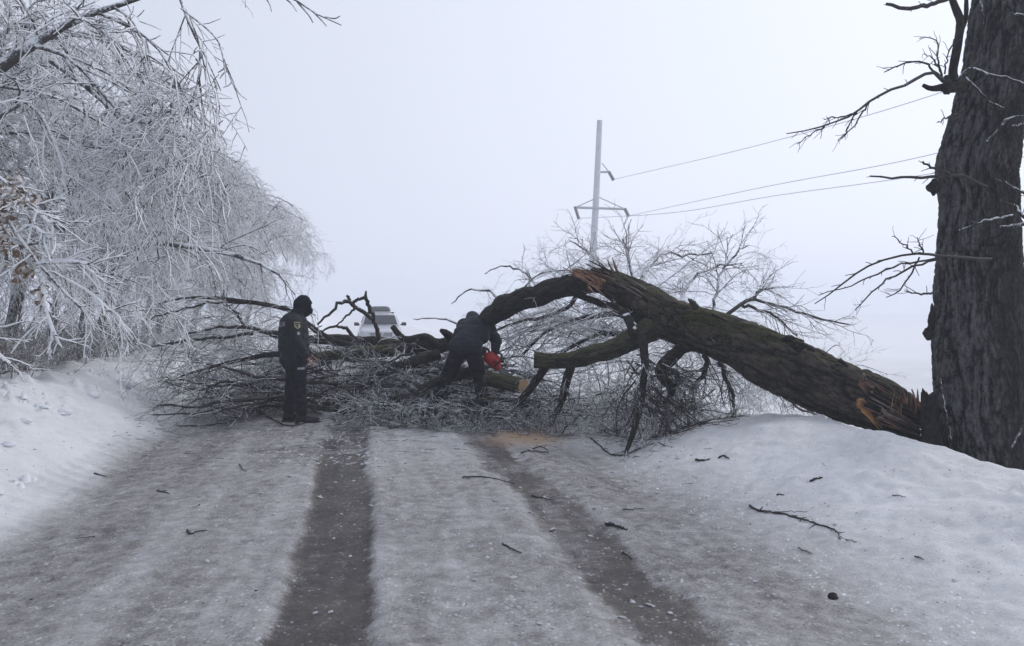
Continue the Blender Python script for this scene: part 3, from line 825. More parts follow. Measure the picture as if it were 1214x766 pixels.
    lights = [
        [(1135, 95, 7.5, 3), (1150, 82, 7.4, 3), (1170, 88, 7.4, 3), (1200, 95, 7.4, 2.5), (1230, 108, 7.4, 2)],
        [(1145, 92, 7.5, 3), (1158, 105, 7.4, 3), (1172, 120, 7.4, 2.5), (1190, 128, 7.4, 2)],
        [(1230, 136, 7.4, 3), (1205, 138, 7.4, 3), (1192, 143, 7.4, 3), (1182, 155, 7.4, 2.5), (1171, 167, 7.4, 2)],
        [(1225, 146, 7.4, 3), (1200, 150, 7.4, 2)],
        [(1240, 262, 7.4, 5), (1205, 268, 7.3, 5), (1186, 269, 7.3, 3)],
        [(1235, 240, 7.4, 4), (1208, 226, 7.3, 3), (1190, 214, 7.3, 2)],
        [(1240, 275, 7.4, 4), (1212, 255, 7.3, 4), (1203, 243, 7.3, 3)],
        [(1200, 255, 7.4, 3), (1170, 262, 7.35, 3), (1136, 273, 7.35, 2)],
        [(1165, 30, 7.5, 3), (1163, 10, 7.45, 3), (1162, -20, 7.45, 2)],
        [(1230, 18, 7.4, 2), (1210, 17, 7.4, 2), (1197, 17, 7.4, 2)],
        [(1114, 440, 7.6, 1.5), (1118, 470, 7.58, 1.6), (1122, 495, 7.55, 1.6), (1127, 520, 7.5, 1)],
        [(1240, 470, 7.4, 4), (1215, 500, 7.35, 3), (1200, 530, 7.35, 2)],
    ]
    side = []
    rng = np.random.default_rng(5)
    for grp, mt in ((dark, M['dark_twig']), (lights, M['pile_twig'])):
        for w in grp:
            p, r = polyline(way(w), 14)
            p[:, 1:] += rng.normal(0, .006, p[:, 1:].shape)
            v, q = tubes(p, r, 6); part("branch", v, q, mt, t)
            side.append((p, r))
    Pm = np.concatenate([p for p, _ in side]); Rm = np.concatenate([r for _, r in side])
    S0, D_, r, tt, _ = spawn(Pm, Rm, 9, .15, 1, .5, 1.1, rng, .6)
    P2 = grow(S0, D_, rng.uniform(.02, .14, len(tt)) , 4, .15, .2, rng); R2 = taper(np.clip(r, .0028, .005), 4, .6)
    V, Q = tubes(P2, R2, 3); tag(part("twigs", V, Q, M['dark_twig'], t), kind='stuff')
standing_tree()

# splintered stump of the broken stem, right beside the trunk
def jagged(name, W, parent, mat, seed, S=28, n=30, jag=.12, end=1, amp=.015):
    """a torn piece: tube whose end edge runs out in uneven splinters"""
    V, Q, at = trunk(np.array(W, float), n, S, amp, 20, seed, .08, cap=True)
    rng = np.random.default_rng(seed)
    T = norm(np.array(W[-1][:3]) - np.array(W[-2][:3])) if end else norm(np.array(W[0][:3]) - np.array(W[1][:3]))
    j = rng.uniform(-.6, 1, S) ** 3 * jag + .4 * jag * noise2(np.arange(S) * .5, 0, seed)
    for e, wgt in ((0, 1.), (1, .75), (2, .45), (3, .2)):
        row = (n - 1 - e) if end else e
        V[row * S:(row + 1) * S] += T[None] * (j * wgt)[:, None]
    return part(name, V, Q, mat, parent, at)

stump_t = thing("splintered_stump", "black splintered stump piece wedged between the fallen butt and the standing trunk", "stump", P(1104, 530, 8.15) * np.array([1, 1, 0]) + np.array([0, 0, .3]))
jagged("bark_shell", [np.r_[P(1106, 545, 7.9), .11], np.r_[P(1104, 515, 7.9), .085], np.r_[P(1102, 490, 7.9), .075], np.r_[P(1101, 468, 7.9), .066]], stump_t, M['bark_limb'], 8, jag=.07, n=40)
jagged("bark_shell", [np.r_[P(1126, 550, 8.0), .13], np.r_[P(1118, 525, 8.0), .10], np.r_[P(1113, 505, 8.0), .06]], stump_t, M['bark_limb'], 18, jag=.08, n=30)

# ------------------------------------------------------------------ the fallen tree
FT = thing("fallen_tree", "huge snapped tree lying across the road from the right bank, its frosted crown reaching left", "tree", P(1085, 520, 8.3))

def fallen_trunk():
    W = way([(1082, 503, 8.25, 42), (1062, 492, 8.35, 56), (1038, 479, 8.45, 62), (1000, 464, 8.7, 67), (955, 444, 9.0, 68), (911, 426, 9.3, 64),
             (875, 408, 9.6, 55), (845, 397, 9.85, 51), (812, 386, 10.1, 50), (788, 375, 10.3, 50), (765, 360, 10.55, 47), (742, 345, 10.8, 38), (718, 334, 11.0, 31), (700, 331, 11.1, 27)])
    V, Q, at = trunk(W, 260, 120, .045, 11, 51, .12, cap=True)
    # torn butt: push the first rings out unevenly
    S = 110
    rng = np.random.default_rng(3)
    T = norm(W[0, :3] - W[1, :3])
    j = np.maximum(0, noise2(np.arange(S) * .45, 0, 9)) * .22 + rng.uniform(0, .06, S)
    for e in range(7):
        V[e * S:(e + 1) * S] += T[None] * (j * (1 - e / 7))[:, None]
    part("trunk", V, Q, M['bark_fallen'], FT, at)
fallen_trunk()

limb("limb", way([(722, 336, 10.95, 30), (705, 335, 11.05, 27), (688, 336, 11.1, 27), (665, 341, 11.2, 25), (640, 347, 11.4, 25), (612, 357, 11.6, 25), (592, 369, 12.0, 24),
                  (570, 386, 12.5, 20), (548, 400, 12.95, 19), (520, 410, 13.1, 21), (480, 411, 13.1, 19), (440, 407, 13.1, 16), (400, 404, 13.2, 13), (360, 401, 13.2, 9), (320, 396, 13.2, 6)]),
     FT, M['bark_limb'], 81, S=40, amp=.022, fr=16)
limb("limb", way([(800, 378, 10.4, 30), (778, 388, 10.3, 30), (762, 397, 10.25, 27), (742, 406, 10.2, 24), (712, 418, 10.1, 21), (674, 427, 10.1, 18), (650, 428, 10.1, 18), (633, 427, 10.1, 20)]),
     FT, M['bark_green'], 82, S=36, amp=.016, fr=18, cap=True)
# hanging and lying secondary limbs  (px, py, Y, width px)
SEC = [
    ([(825, 398, 10.1, 18), (806, 416, 10.0, 15), (790, 430, 9.9, 15), (782, 443, 9.85, 13), (793, 455, 9.8, 11), (796, 468, 9.8, 8), (786, 478, 9.8, 4)], 'bark_limb'),
    ([(790, 442, 9.85, 9), (800, 441, 9.8, 8), (804, 450, 9.8, 8), (800, 460, 9.8, 6)], 'bark_limb'),
    ([(678, 432, 10.3, 10), (672, 450, 10.3, 10), (668, 468, 10.4, 9), (660, 490, 10.5, 7)], 'bark_limb'),
    ([(648, 432, 10.6, 12), (640, 445, 10.7, 10), (628, 462, 10.8, 9), (612, 480, 10.9, 8)], 'bark_limb'),
    ([(762, 398, 10.1, 12), (765, 425, 9.9, 10), (763, 455, 9.6, 8), (757, 490, 9.3, 7), (748, 520, 9.0, 6), (742, 541, 8.8, 4)], 'bark_limb'),
    ([(752, 400, 10.1, 9), (745, 380, 10.2, 9), (735, 366, 10.5, 8), (715, 360, 10.9, 9), (690, 352, 11.2, 8), (680, 345, 11.3, 6)], 'bark_limb'),
    ([(850, 410, 9.9, 7), (858, 440, 9.8, 6), (868, 470, 9.8, 4), (872, 492, 9.8, 2)], 'bark_limb'),
    ([(838, 410, 10.0, 8), (836, 440, 9.9, 6), (820, 462, 9.8, 4)], 'bark_limb'),
    # uprights and antennae over the left half
    ([(520, 412, 12.8, 10), (505, 400, 12.7, 9), (480, 402, 12.6, 8), (465, 387, 12.5, 6.5)], 'bark_limb'),
    ([(538, 405, 12.7, 12), (530, 396, 12.6, 9), (523, 392, 12.5, 5)], 'bark_limb'),
    ([(450, 403, 12.8, 6), (445, 385, 12.7, 5), (438, 366, 12.6, 5), (433, 352, 12.5, 4.5), (434, 345, 12.5, 2)], 'bark_limb'),
    ([(440, 378, 12.6, 5), (425, 366, 12.5, 5), (415, 359, 12.5, 5), (406, 357, 12.4, 4.5), (395, 368, 12.3, 3.5), (376, 385, 12.2, 2.2)], 'bark_limb'),
    ([(417, 360, 12.5, 4), (425, 354, 12.5, 3.5), (434, 353, 12.5, 4)], 'dark_twig'),
    ([(415, 358, 12.5, 3), (412, 350, 12.5, 2)], 'dark_twig'),
    ([(424, 405, 12.7, 5), (416, 396, 12.6, 5), (408, 388, 12.5, 4), (395, 388, 12.4, 3), (378, 392, 12.3, 2)], 'dark_twig'),
    ([(422, 365, 12.5, 3), (405, 380, 12.4, 2), (398, 386, 12.4, 1.5)], 'dark_twig'),
    # the long ones running left
    ([(420, 412, 12.9, 9), (380, 396, 12.7, 7), (345, 369, 12.4, 5.5), (300, 359, 12.2, 4.5), (262, 354, 12.1, 4), (225, 353, 12.0, 3), (195, 358, 12.0, 2)], 'dark_twig'),
    ([(310, 361, 12.2, 3.5), (270, 358, 12.2, 3), (225, 364, 12.1, 2.5), (190, 374, 12.1, 2), (178, 380, 12.1, 1.5)], 'dark_twig'),
    ([(289, 387, 12.0, 3.5), (283, 375, 12.0, 3), (272, 366, 12.0, 2.5), (265, 361, 12, 2)], 'dark_twig'),
    ([(340, 395, 12.5, 6), (315, 393, 12.3, 5), (289, 387, 12.1, 4), (255, 390, 12.1, 3), (220, 397, 12.1, 2)], 'dark_twig'),
    ([(300, 396, 12.2, 4), (270, 399, 12.1, 3.5), (225, 403, 12.1, 3), (180, 411, 12.1, 1.6)], 'dark_twig'),
    ([(360, 420, 12.3, 9), (325, 420, 12.1, 7.5), (290, 426, 12.0, 5), (255, 434, 11.9, 3.5), (215, 446, 11.7, 2)], 'dark_twig'),
    ([(400, 455, 11.9, 6), (340, 451, 11.8, 5), (300, 446, 11.8, 4), (270, 436, 11.7, 3), (245, 432, 11.7, 2)], 'dark_twig'),
    ([(420, 470, 11.7, 6), (340, 470, 11.6, 5), (290, 474, 11.4, 4), (240, 482, 11.3, 3), (186, 481, 11.2, 2)], 'dark_twig'),
    ([(400, 480, 11.5, 5), (330, 474, 11.3, 4), (280, 483, 11.1, 3), (230, 490, 11.0, 2.4), (180, 492, 11.0, 1.5)], 'dark_twig'),
    ([(400, 485, 11.3, 5), (320, 480, 11.1, 4), (285, 497, 10.9, 3), (255, 503, 10.8, 2.4), (210, 505, 10.8, 1.5)], 'dark_twig'),
    ([(300, 455, 11.7, 4), (265, 458, 11.6, 3), (225, 453, 11.5, 2.2), (190, 447, 11.5, 1.4)], 'dark_twig'),
    ([(310, 462, 11.6, 4), (270, 452, 11.5, 3), (235, 462, 11.4, 2.2), (196, 452, 11.4, 1.4)], 'dark_twig'),
    # dark limbs inside the pile
    ([(520, 420, 12.6, 14), (480, 432, 12.3, 12), (450, 445, 12.1, 10), (425, 462, 11.9, 7), (400, 485, 11.7, 4)], 'bark_limb'),
    ([(560, 440, 12.3, 12), (520, 452, 12.0, 11), (480, 470, 11.7, 9), (440, 482, 11.5, 6), (400, 490, 11.4, 4)], 'bark_limb'),
    ([(640, 480, 11.2, 9), (590, 476, 11.3, 10), (540, 480, 11.3, 9), (500, 490, 11.2, 7), (455, 496, 11.1, 4)], 'bark_limb'),
    ([(470, 415, 12.9, 16), (430, 418, 12.8, 14), (400, 420, 12.7, 12), (372, 424, 12.6, 9)], 'bark_green'),
    ([(600, 495, 10.9, 6), (550, 488, 11.0, 6), (500, 500, 10.8, 4), (462, 512, 10.5, 2.5)], 'dark_twig'),
    # behind, above the trunk line
    ([(757, 340, 11.2, 6), (766, 320, 11.4, 5), (776, 308, 11.6, 4.5), (788, 299, 11.8, 4), (812, 303, 12, 3), (845, 300, 12, 2)], 'rime_thin'),
    ([(753, 336, 11.3, 5), (748, 315, 11.5, 4), (744, 298, 11.6, 3.5), (738, 284, 11.7, 2.5)], 'rime_thin'),
    ([(846, 368, 10.8, 4), (849, 348, 10.9, 3.5), (854, 326, 11, 3), (868, 306, 11, 2.5), (887, 291, 11, 1.5)], 'rime_thin'),
    ([(862, 373, 10.7, 5), (880, 361, 10.8, 5), (893, 355, 10.9, 4), (920, 362, 11, 3.5), (945, 369, 11, 3), (975, 379, 11, 2.5), (1008, 385, 11, 1.5)], 'dark_twig'),
    ([(878, 361, 10.8, 4), (900, 367, 10.8, 3.5), (920, 376, 10.8, 3), (945, 398, 10.8, 2)], 'dark_twig'),
    ([(893, 356, 10.9, 3), (900, 344, 11, 2.4), (916, 342, 11, 1.4)], 'dark_twig'),
    ([(800, 380, 11.5, 5), (812, 345, 12, 4), (835, 320, 12.2, 3), (880, 312, 12.3, 2)], 'rime_thin'),
    ([(770, 385, 12, 8), (730, 372, 12.6, 7), (690, 378, 13, 6), (650, 392, 13.2, 4), (620, 420, 13.3, 3)], 'dark_twig'),
    ([(760, 400, 12, 7), (720, 395, 12.5, 6), (680, 410, 12.8, 5), (640, 440, 13, 3)], 'dark_twig'),
    ([(690, 345, 11.6, 6), (672, 365, 12.2, 5), (650, 375, 12.6, 4), (600, 385, 13, 3), (560, 410, 13.2, 2)], 'dark_twig'),
    ([(900, 440, 9.9, 5), (920, 462, 10.2, 4), (945, 482, 10.5, 3), (985, 500, 10.8, 2)], 'dark_twig'),
    ([(740, 340, 11.3, 5), (700, 300, 12.3, 3), (675, 285, 12.5, 1.5)], 'rime_thin'),
    ([(640, 345, 11.8, 4), (625, 325, 12.2, 3), (600, 315, 12.4, 2), (575, 325, 12.4, 1.2)], 'rime_thin'),
    ([(600, 362, 12.0, 4), (580, 345, 12.3, 3), (555, 345, 12.4, 2), (535, 360, 12.4, 1.2)], 'rime_thin'),
    ([(560, 392, 12.6, 4), (540, 383, 12.7, 3), (520, 377, 12.7, 2), (490, 378, 12.7, 1.2)], 'rime_thin'),
]
SECP = []
for k, (w, mt) in enumerate(SEC):
    W = way(w)
    g = hgt(W[:, 0], W[:, 1]) + .02
    W[:, 2] = np.maximum(W[:, 2], g)
    if W[:, 1].max() < 13.5 and W[0, 0] < -1.5:          # the long ones pass behind the officer
        Yn = np.maximum(W[:, 1], np.where(W[:, 0] > -3.75, 12.0, 0)); kf = Yn / W[:, 1]
        W[:, 0] *= kf; W[:, 2] = CAMH + (W[:, 2] - CAMH) * kf; W[:, 1] = Yn
        W[:, 2] = np.maximum(W[:, 2], hgt(W[:, 0], W[:, 1]) + .02)
    if W[:, 3].max() > .045:
        limb("branch", W, FT, M[mt] if mt.startswith('bark') else M['bark_limb'], 300 + k, S=16, fr=26, cap=True)
    else:
        p, r = polyline(W, 16)
        rg = np.random.default_rng(900 + k); p[:, 1:-1] += rg.normal(0, .012, p[:, 1:-1].shape)
        v, q = tubes(p, r, 8); part("branch", v, q, M[mt] if not mt.startswith('bark') else M['dark_twig'], FT)
    SECP.append(polyline(W, 16))

def clear(Pt):
    """keep branches off the two men and out of the gap through which the car is seen"""
    x, y, z = Pt[..., 0], Pt[..., 1], Pt[..., 2]
    bad = (np.abs(x + 3.0) < .48) & (y < 11.85)
    bad |= (x > -1.30) & (x < .0) & (y < 12.75) & (z > .50)
    k = F / y
    px = CX + x * k; py = HY - (z - CAMH) * k
    bad |= (px > 385) & (px < 530) & (py < 397)
    bad |= (px > 530) & (px < 560) & (py < 372)
    return ~bad.any(1)

def crown():
    rng = np.random.default_rng(99)
    # --- side shoots on every drawn secondary branch
    Pm = np.concatenate([p for p, _ in SECP]); Rm = np.concatenate([r for _, r in SECP])
    cx = Pm[:, :, 0].mean(1)
    S0, D, r, tt, idx = spawn(Pm, Rm, 10, .15, 1, .35, 1.0, rng, .5)
    behind = (Pm[idx, 0, 1] > 9) & (S0[:, 2] > 1.0)
    L = rng.uniform(.25, .8, len(tt)) * np.where(behind, 1.0, .8)
    A = grow(S0, D, L, 7, .14, .7, rng, .015); RA = taper(np.clip(r, .004, .009), 7, .45)
    k_ = clear(A); A, RA = A[k_], RA[k_]
    S0, D, r, tt, idx2 = spawn(A, RA, 7, .1, 1, .4, 1.1, rng, .7)
    B = grow(S0, D, rng.uniform(.08, .32, len(tt)), 4, .14, .7, rng, .01); RB = taper(np.clip(r, .003, .0055), 4, .6)
    k_ = clear(B); B, RB, idx2 = B[k_], RB[k_], idx2[k_]
    up = A[:, 0, 2] > 1.25
    upb = up[idx2]
    v, q = join([tubes(A[up], RA[up] * .9, 4), tubes(B[upb], RB[upb], 3)])
    tag(part("high_twigs", v, q, M['rime_thin'], FT), kind='stuff')
    v, q = join([tubes(A[~up], RA[~up], 4), tubes(B[~upb], RB[~upb], 3)])
    tag(part("low_twigs", v, q, M['pile_twig'], FT), kind='stuff')

    def mass(n, pts, dirs, L, droop, r0, mat_b, mat_t, n2, n3, name, K=9, floor=.02, thick=1.0, wander=.13):
        P1 = grow(pts, dirs, L, K, wander, droop, rng, floor); R1 = taper(r0, K, .3)
        k_ = clear(P1); P1, R1 = P1[k_], R1[k_]
        v, q = tubes(P1, R1, 5); tag(part(name + "_boughs", v, q, mat_b, FT), kind='stuff')
        S0, D, r, tt, _ = spawn(P1, R1, n2, .1, 1, .35, 1.05, rng, .6)
        P2 = grow(S0, D, rng.uniform(.2, .6, len(tt)), 6, .15, droop * 1.5, rng, floor); R2 = taper(np.clip(r, .004, .008) * thick, 6, .5)
        k_ = clear(P2); P2, R2 = P2[k_], R2[k_]
        S0, D, r, tt, _ = spawn(P2, R2, n3, .1, 1, .4, 1.15, rng, .75)
        P3 = grow(S0, D, rng.uniform(.06, .25, len(tt)), 4, .16, droop, rng, floor); R3 = taper(np.clip(r, .0032, .006) * thick, 4, .6)
        k_ = clear(P3); P3, R3 = P3[k_], R3[k_]
        v, q = join([tubes(P2, R2, 3), tubes(P3, R3, 3)])
        tag(part(name + "_twigs", v, q, mat_t, FT), kind='stuff')
    # --- low pile on the left half of the road
    n = 215
    px = rng.uniform(335, 640, n); Yd = rng.uniform(11.5, 13.7, n)
    zmax = np.interp(px, [250, 330, 420, 520, 640], [.45, .75, .95, .95, .75])
    z = rng.uniform(.08, 1, n) ** .8 * zmax
    pts = np.stack([(px - CX) / F * Yd, Yd, z], 1)
    a = rng.normal(np.pi, .75, n); flip = rng.random(n) < .3; a = np.where(flip, a + np.pi, a)
    dirs = np.stack([np.cos(a), np.sin(a) * .55, rng.normal(0, .22, n)], 1)
    mass(n, pts, dirs, rng.uniform(.7, 2.0, n), .15, rng.uniform(.010, .026, n), M['dark_twig'], M['pile_twig'], 9, 6, "pile")
    # thinner, see-through tips at the left end
    n = 40
    px = rng.uniform(262, 345, n); Yd = rng.uniform(11.2, 13.2, n)
    pts = np.stack([(px - CX) / F * Yd, Yd, hgt((px - CX) / F * Yd, Yd) + rng.uniform(.04, .5, n)], 1)
    a = rng.normal(np.pi, .45, n)
    dirs = np.stack([np.cos(a), np.sin(a) * .5, rng.normal(.05, .2, n)], 1)
    mass(n, pts, dirs, rng.uniform(.5, 1.15, n), .15, rng.uniform(.006, .012, n), M['dark_twig'], M['pile_twig'], 6, 4, "tip", thick=.85)
    # front fringe spilling on the road
    n = 64
    px = rng.uniform(400, 660, n); Yd = rng.uniform(10.7, 11.4, n)
    pts = np.stack([(px - CX) / F * Yd, Yd, rng.uniform(.04, .30, n)], 1)
    a = rng.normal(-np.pi / 2, 1.0, n)
    dirs = np.stack([np.cos(a), np.sin(a) * .6, rng.normal(-.1, .25, n)], 1)
    mass(n, pts, dirs, rng.uniform(.35, .9, n), .8, rng.uniform(.008, .016, n), M['pile_twig'], M['pile_twig'], 7, 5, "fringe", thick=1.15)
    # frost-tipped back of the crown, left of and behind the officer
    n = 115
    px = rng.uniform(215, 392, n); Yd = rng.uniform(12.3, 13.9, n)
    pts = np.stack([(px - CX) / F * Yd, Yd, CAMH - (rng.uniform(372, 455, n) - HY) / F * Yd], 1)
    a = rng.normal(np.pi, .7, n)
    dirs = np.stack([np.cos(a), np.sin(a) * .5, rng.normal(.15, .3, n)], 1)
    mass(n, pts, dirs, rng.uniform(.6, 1.4, n), .5, rng.uniform(.006, .012, n), M['rime_thin'], M['rime'], 7, 5, "left_crown", thick=.85)
    # --- frosted crown hanging behind the arch
    n = 175
    px = rng.uniform(570, 800, n); Yd = rng.uniform(11.6, 15.0, n)
    py = rng.uniform(330, 440, n) + np.abs(px - 700) * .12
    pts = np.stack([(px - CX) / F * Yd, Yd, CAMH - (py - HY) / F * Yd], 1)
    a = rng.uniform(0, 2 * np.pi, n)
    dirs = np.stack([np.cos(a), np.sin(a) * .7, rng.normal(.1, .3, n)], 1)
    mass(n, pts, dirs, rng.uniform(.8, 1.7, n), .75, rng.uniform(.008, .018, n), M['rime_thin'], M['rime'], 8, 6, "rear_crown", thick=.9)
    # sparse spray that rises over the trunk line
    n = 62
    px = np.r_[rng.uniform(700, 890, 38), rng.uniform(545, 680, 24)]; Yd = rng.uniform(11.6, 13.8, n)
    py = np.r_[rng.uniform(305, 358, 38), rng.uniform(335, 376, 24)]
    pts = np.stack([(px - CX) / F * Yd, Yd, CAMH - (py - HY) / F * Yd], 1)
    a = rng.uniform(0, 2 * np.pi, n)
    dirs = np.stack([np.cos(a), np.sin(a) * .5, rng.uniform(.0, .9, n)], 1)
    mass(n, pts, dirs, rng.uniform(.4, .9, n), .9, rng.uniform(.004, .007, n), M['rime'], M['rime'], 6, 4, "upper_spray", thick=.8)
    # thin drooping twigs under and behind the long trunk
    n = 75
    px = rng.uniform(770, 985, n); Yd = rng.uniform(10.6, 13.2, n)
    py = np.interp(px, [770, 985], [385, 440]) + rng.uniform(-25, 45, n)
    pts = np.stack([(px - CX) / F * Yd, Yd, CAMH - (py - HY) / F * Yd], 1)
    a = rng.normal(0, 1.2, n)
    dirs = np.stack([np.cos(a), np.sin(a) * .6, rng.normal(-.1, .3, n)], 1)
    mass(n, pts, dirs, rng.uniform(.6, 1.4, n), 1.1, rng.uniform(.006, .012, n), M['rime_thin'], M['rime'], 7, 5, "drooping", thick=.85)
    # spray that hangs to the ground in front, right of centre
    n = 34
    px = rng.uniform(742, 800, n); Yd = rng.uniform(9.3, 10.3, n); py = rng.uniform(420, 490, n)
    pts = np.stack([(px - CX) / F * Yd, Yd, CAMH - (py - HY) / F * Yd], 1)
    a = rng.normal(-.3, 1.1, n)
    dirs = np.stack([np.cos(a), np.sin(a) * .6 - .2, rng.normal(-.6, .3, n)], 1)
    mass(n, pts, dirs, rng.uniform(.4, 1.0, n), .5, rng.uniform(.006, .013, n), M['dark_twig'], M['dark_twig'], 5, 3, "hanging_spray", thick=1.0)
    # dark-ish twigs tucked along the ground between spray and pile
    n = 60
    px = rng.uniform(630, 850, n); Yd = rng.uniform(10.0, 12.6, n)
    pts = np.stack([(px - CX) / F * Yd, Yd, hgt((px - CX) / F * Yd, Yd) + rng.uniform(.05, .5, n)], 1)
    a = rng.uniform(0, 2 * np.pi, n)
    dirs = np.stack([np.cos(a), np.sin(a), rng.normal(-.1, .3, n)], 1)
    mass(n, pts, dirs, rng.uniform(.4, 1.1, n), .5, rng.uniform(.006, .014, n), M['pile_twig'], M['pile_twig'], 7, 5, "ground", thick=.95)
crown()

# torn wood, bark flaps and moss on the fallen trunk
def shard(name, p0, p1, w, th, mat, seed, parent=FT, curve=.1, up=(0, 0, 1)):
    """a splinter: tapered, twisted board from p0 to p1, ragged end"""
    rng = np.random.default_rng(seed)
    p0, p1 = np.array(p0, float), np.array(p1, float)
    d = p1 - p0; L = np.linalg.norm(d); d /= L
    s = norm(np.cross(d, np.array(up))); n = np.cross(s, d)
    K = 7; m = 5
    V = []
    for i in range(K):
        f = i / (K - 1); ww = w * (1 - .75 * f ** 1.6) * (1 + .2 * rng.normal()); c = p0 + d * L * f + n * curve * L * math.sin(f * 3)
        for j in range(m):
            g = j / (m - 1) - .5
            jag = d * rng.uniform(-.12, .12) * L * (f > .9) + d * rng.normal() * .012 * L
            V.append(c + s * g * ww + n * th * (.5 - abs(g)) * (1 + .3 * rng.normal()) + jag)
        for j in range(m):
            g = j / (m - 1) - .5
            V.append(c + s * g * ww * .96 - n * th * (.55 - abs(g)))
    Q = []
    for i in range(K - 1):
        a, b = i * 2 * m, (i + 1) * 2 * m
        for j in range(m - 1):
            Q.append((a + j, b + j, b + j + 1, a + j + 1)); Q.append((a + m + j, a + m + j + 1, b + m + j + 1, b + m + j))
        Q.append((a, a + m, b + m, b)); Q.append((a + m - 1, b + m - 1, b + 2 * m - 1, a + 2 * m - 1))
    for e in (0, K - 1):
        a = e * 2 * m
        for j in range(m - 1):
            Q.append((a + j, a + j + 1, a + m + j + 1, a + m + j) if e == 0 else (a + j, a + m + j, a + m + j + 1, a + j + 1))
    return part(name, np.array(V), np.array(Q), mat, parent, smooth=False)

def shards():
    T = lambda *a: P(*a)
    rng = np.random.default_rng(16)
    # bright break on the crest
    def fan(name, n, a, b, spread, Y, mats, w, th, seed, L=1.0, up=(0, -1, .4), jit=.12):
        """n narrow splinters running from about a to about b (photo points)"""
        r_ = np.random.default_rng(seed)
        a, b = np.array(a, float), np.array(b, float); dd = (b - a) / np.linalg.norm(b - a); nn = np.array([-dd[1], dd[0]])
        n = int(n * 2.2); w = w * .55; th = th * .7
        for k in range(n):
            o = nn * spread * ((k + .5) / n - .5) * 2 + dd * r_.normal(0, 2.0)
            e = nn * spread * .9 * ((k + .5) / n - .5) * 2
            l = L * r_.uniform(.55, 1.08)
            p, q = a + o, a + e + (b - a) * l + r_.normal(0, 3.0, 2)
            shard(name, P(p[0], p[1], Y + r_.uniform(-.03, .03)), P(q[0], q[1], Y + r_.uniform(-.06, .04)), w * r_.uniform(.5, 1.3), th * r_.uniform(.7, 1.4), mats[k % len(mats)], seed * 50 + k, curve=r_.normal(0, jit), up=(r_.normal(0, .3), up[1], up[2] + r_.normal(0, .3)))
    fw, rw, pw = M['fresh_wood'], M['rot_wood'], M['pale_wood']
    fan("splinter", 9, (714, 338), (682, 321), 7, 10.79, [fw, rw, fw, fw, pw], .055, .03, 1)
    fan("splinter", 5, (700, 328), (676, 321), 4, 10.82, [fw, fw, rw], .045, .025, 2)
    fan("splinter", 4, (699, 336), (712, 347), 5, 10.72, [fw, rw], .045, .02, 3)
    fan("splinter", 7, (742, 338), (694, 316), 6, 10.80, [rw, pw, M['bark_limb']], .06, .035, 4)
    fan("bark_flap", 6, (790, 365), (728, 326), 6, 10.35, [pw, M['bark_fallen'], pw], .045, .02, 5, jit=.03)
    fan("bark_flap", 4, (726, 330), (716, 314), 9, 10.95, [M['bark_limb'], rw], .08, .04, 6)
    # the torn butt on the bank
    fan("splinter", 12, (1030, 470), (1082, 500), 15, 8.10, [rw, M['bark_fallen'], pw, M['bark_fallen'], M['bark_limb']], .045, .03, 7, jit=.05)
    fan("splinter", 8, (1022, 450), (1056, 476), 8, 8.22, [rw, M['bark_fallen'], pw], .05, .03, 8, jit=.05)
    fan("splinter", 8, (1045, 492), (1092, 514), 9, 8.04, [M['bark_fallen'], rw, pw], .045, .025, 9, jit=.05)
    fan("splinter", 7, (1062, 498), (1066, 470), 9, 8.10, [rw, fw, rw], .04, .02, 10, jit=.10)
    fan("torn_slab", 6, (1082, 504), (1079, 464), 9, 8.16, [M['torn'], M['torn'], rw], .085, .03, 11, jit=.10)
    fan("torn_patch", 5, (1017, 477), (1037, 484), 5, 8.17, [M['orange_wood'], M['torn']], .045, .02, 12, jit=.03)
    fan("torn_patch", 3, (1022, 484), (1041, 505), 3, 8.12, [M['orange_wood']], .035, .015, 13, jit=.03)
    shard("bark_flap", T(826, 366, 9.7), T(816, 354, 9.75), .10, .04, M['bark_green'], 45, curve=.1, up=(0, -1, .5))
    rng = np.random.default_rng(6)
    for k in range(26):          # loose plates of bark along the upper edge
        f = rng.random(); px = 790 + f * 260; py = np.interp(px, [790, 817, 871, 926, 981, 1018, 1047], [362, 361, 378, 394, 416, 440, 463]) + rng.uniform(0, 34)
        Yd = np.interp(px, [790, 1050], [9.95, 8.25]) - .02
        shard("bark_plate", T(px, py, Yd), T(px + rng.uniform(10, 24), py + rng.uniform(4, 12), Yd - .05), rng.uniform(.04, .09), .02, M['bark_fallen'], 60 + k, curve=.06, up=(0, -1, .6))
    # moss tufts
    moss = simple("green_moss", (.075, .075, .025), .9, .5, 40)
    n = 2600
    px = np.clip(rng.normal(850, 45, n), 770, 1000); up_ = np.interp(px, [770, 817, 871, 926, 981, 1010], [352, 361, 378, 394, 416, 436])
    py = up_ + np.abs(rng.normal(0, 1, n)) * 13 + 2
    # lay the tufts on the trunk surface by casting at the trunk
    tr = [o for o in FT.children if o.name.startswith("trunk")][0]
    vs_ = [v.co + FT.location for v in tr.data.vertices]; bv = BVHTree.FromPolygons(vs_, [tuple(p.vertices) for p in tr.data.polygons])
    pts, nrm = [], []
    for a, b in zip(px, py):
        d = Vector(P(a, b, 10.)) - Vector((0, 0, CAMH)); hit = bv.ray_cast(Vector((0, 0, CAMH)), d.normalized(), 30)
        if hit[0] is not None and noise2(np.array([a * .05]), np.array([b * .09]), 5)[0] > -.25: pts.append(hit[0]); nrm.append(hit[1])
    pts, nrm = np.array(pts), np.array(nrm)
    D = nrm + rng.normal(0, .5, nrm.shape)
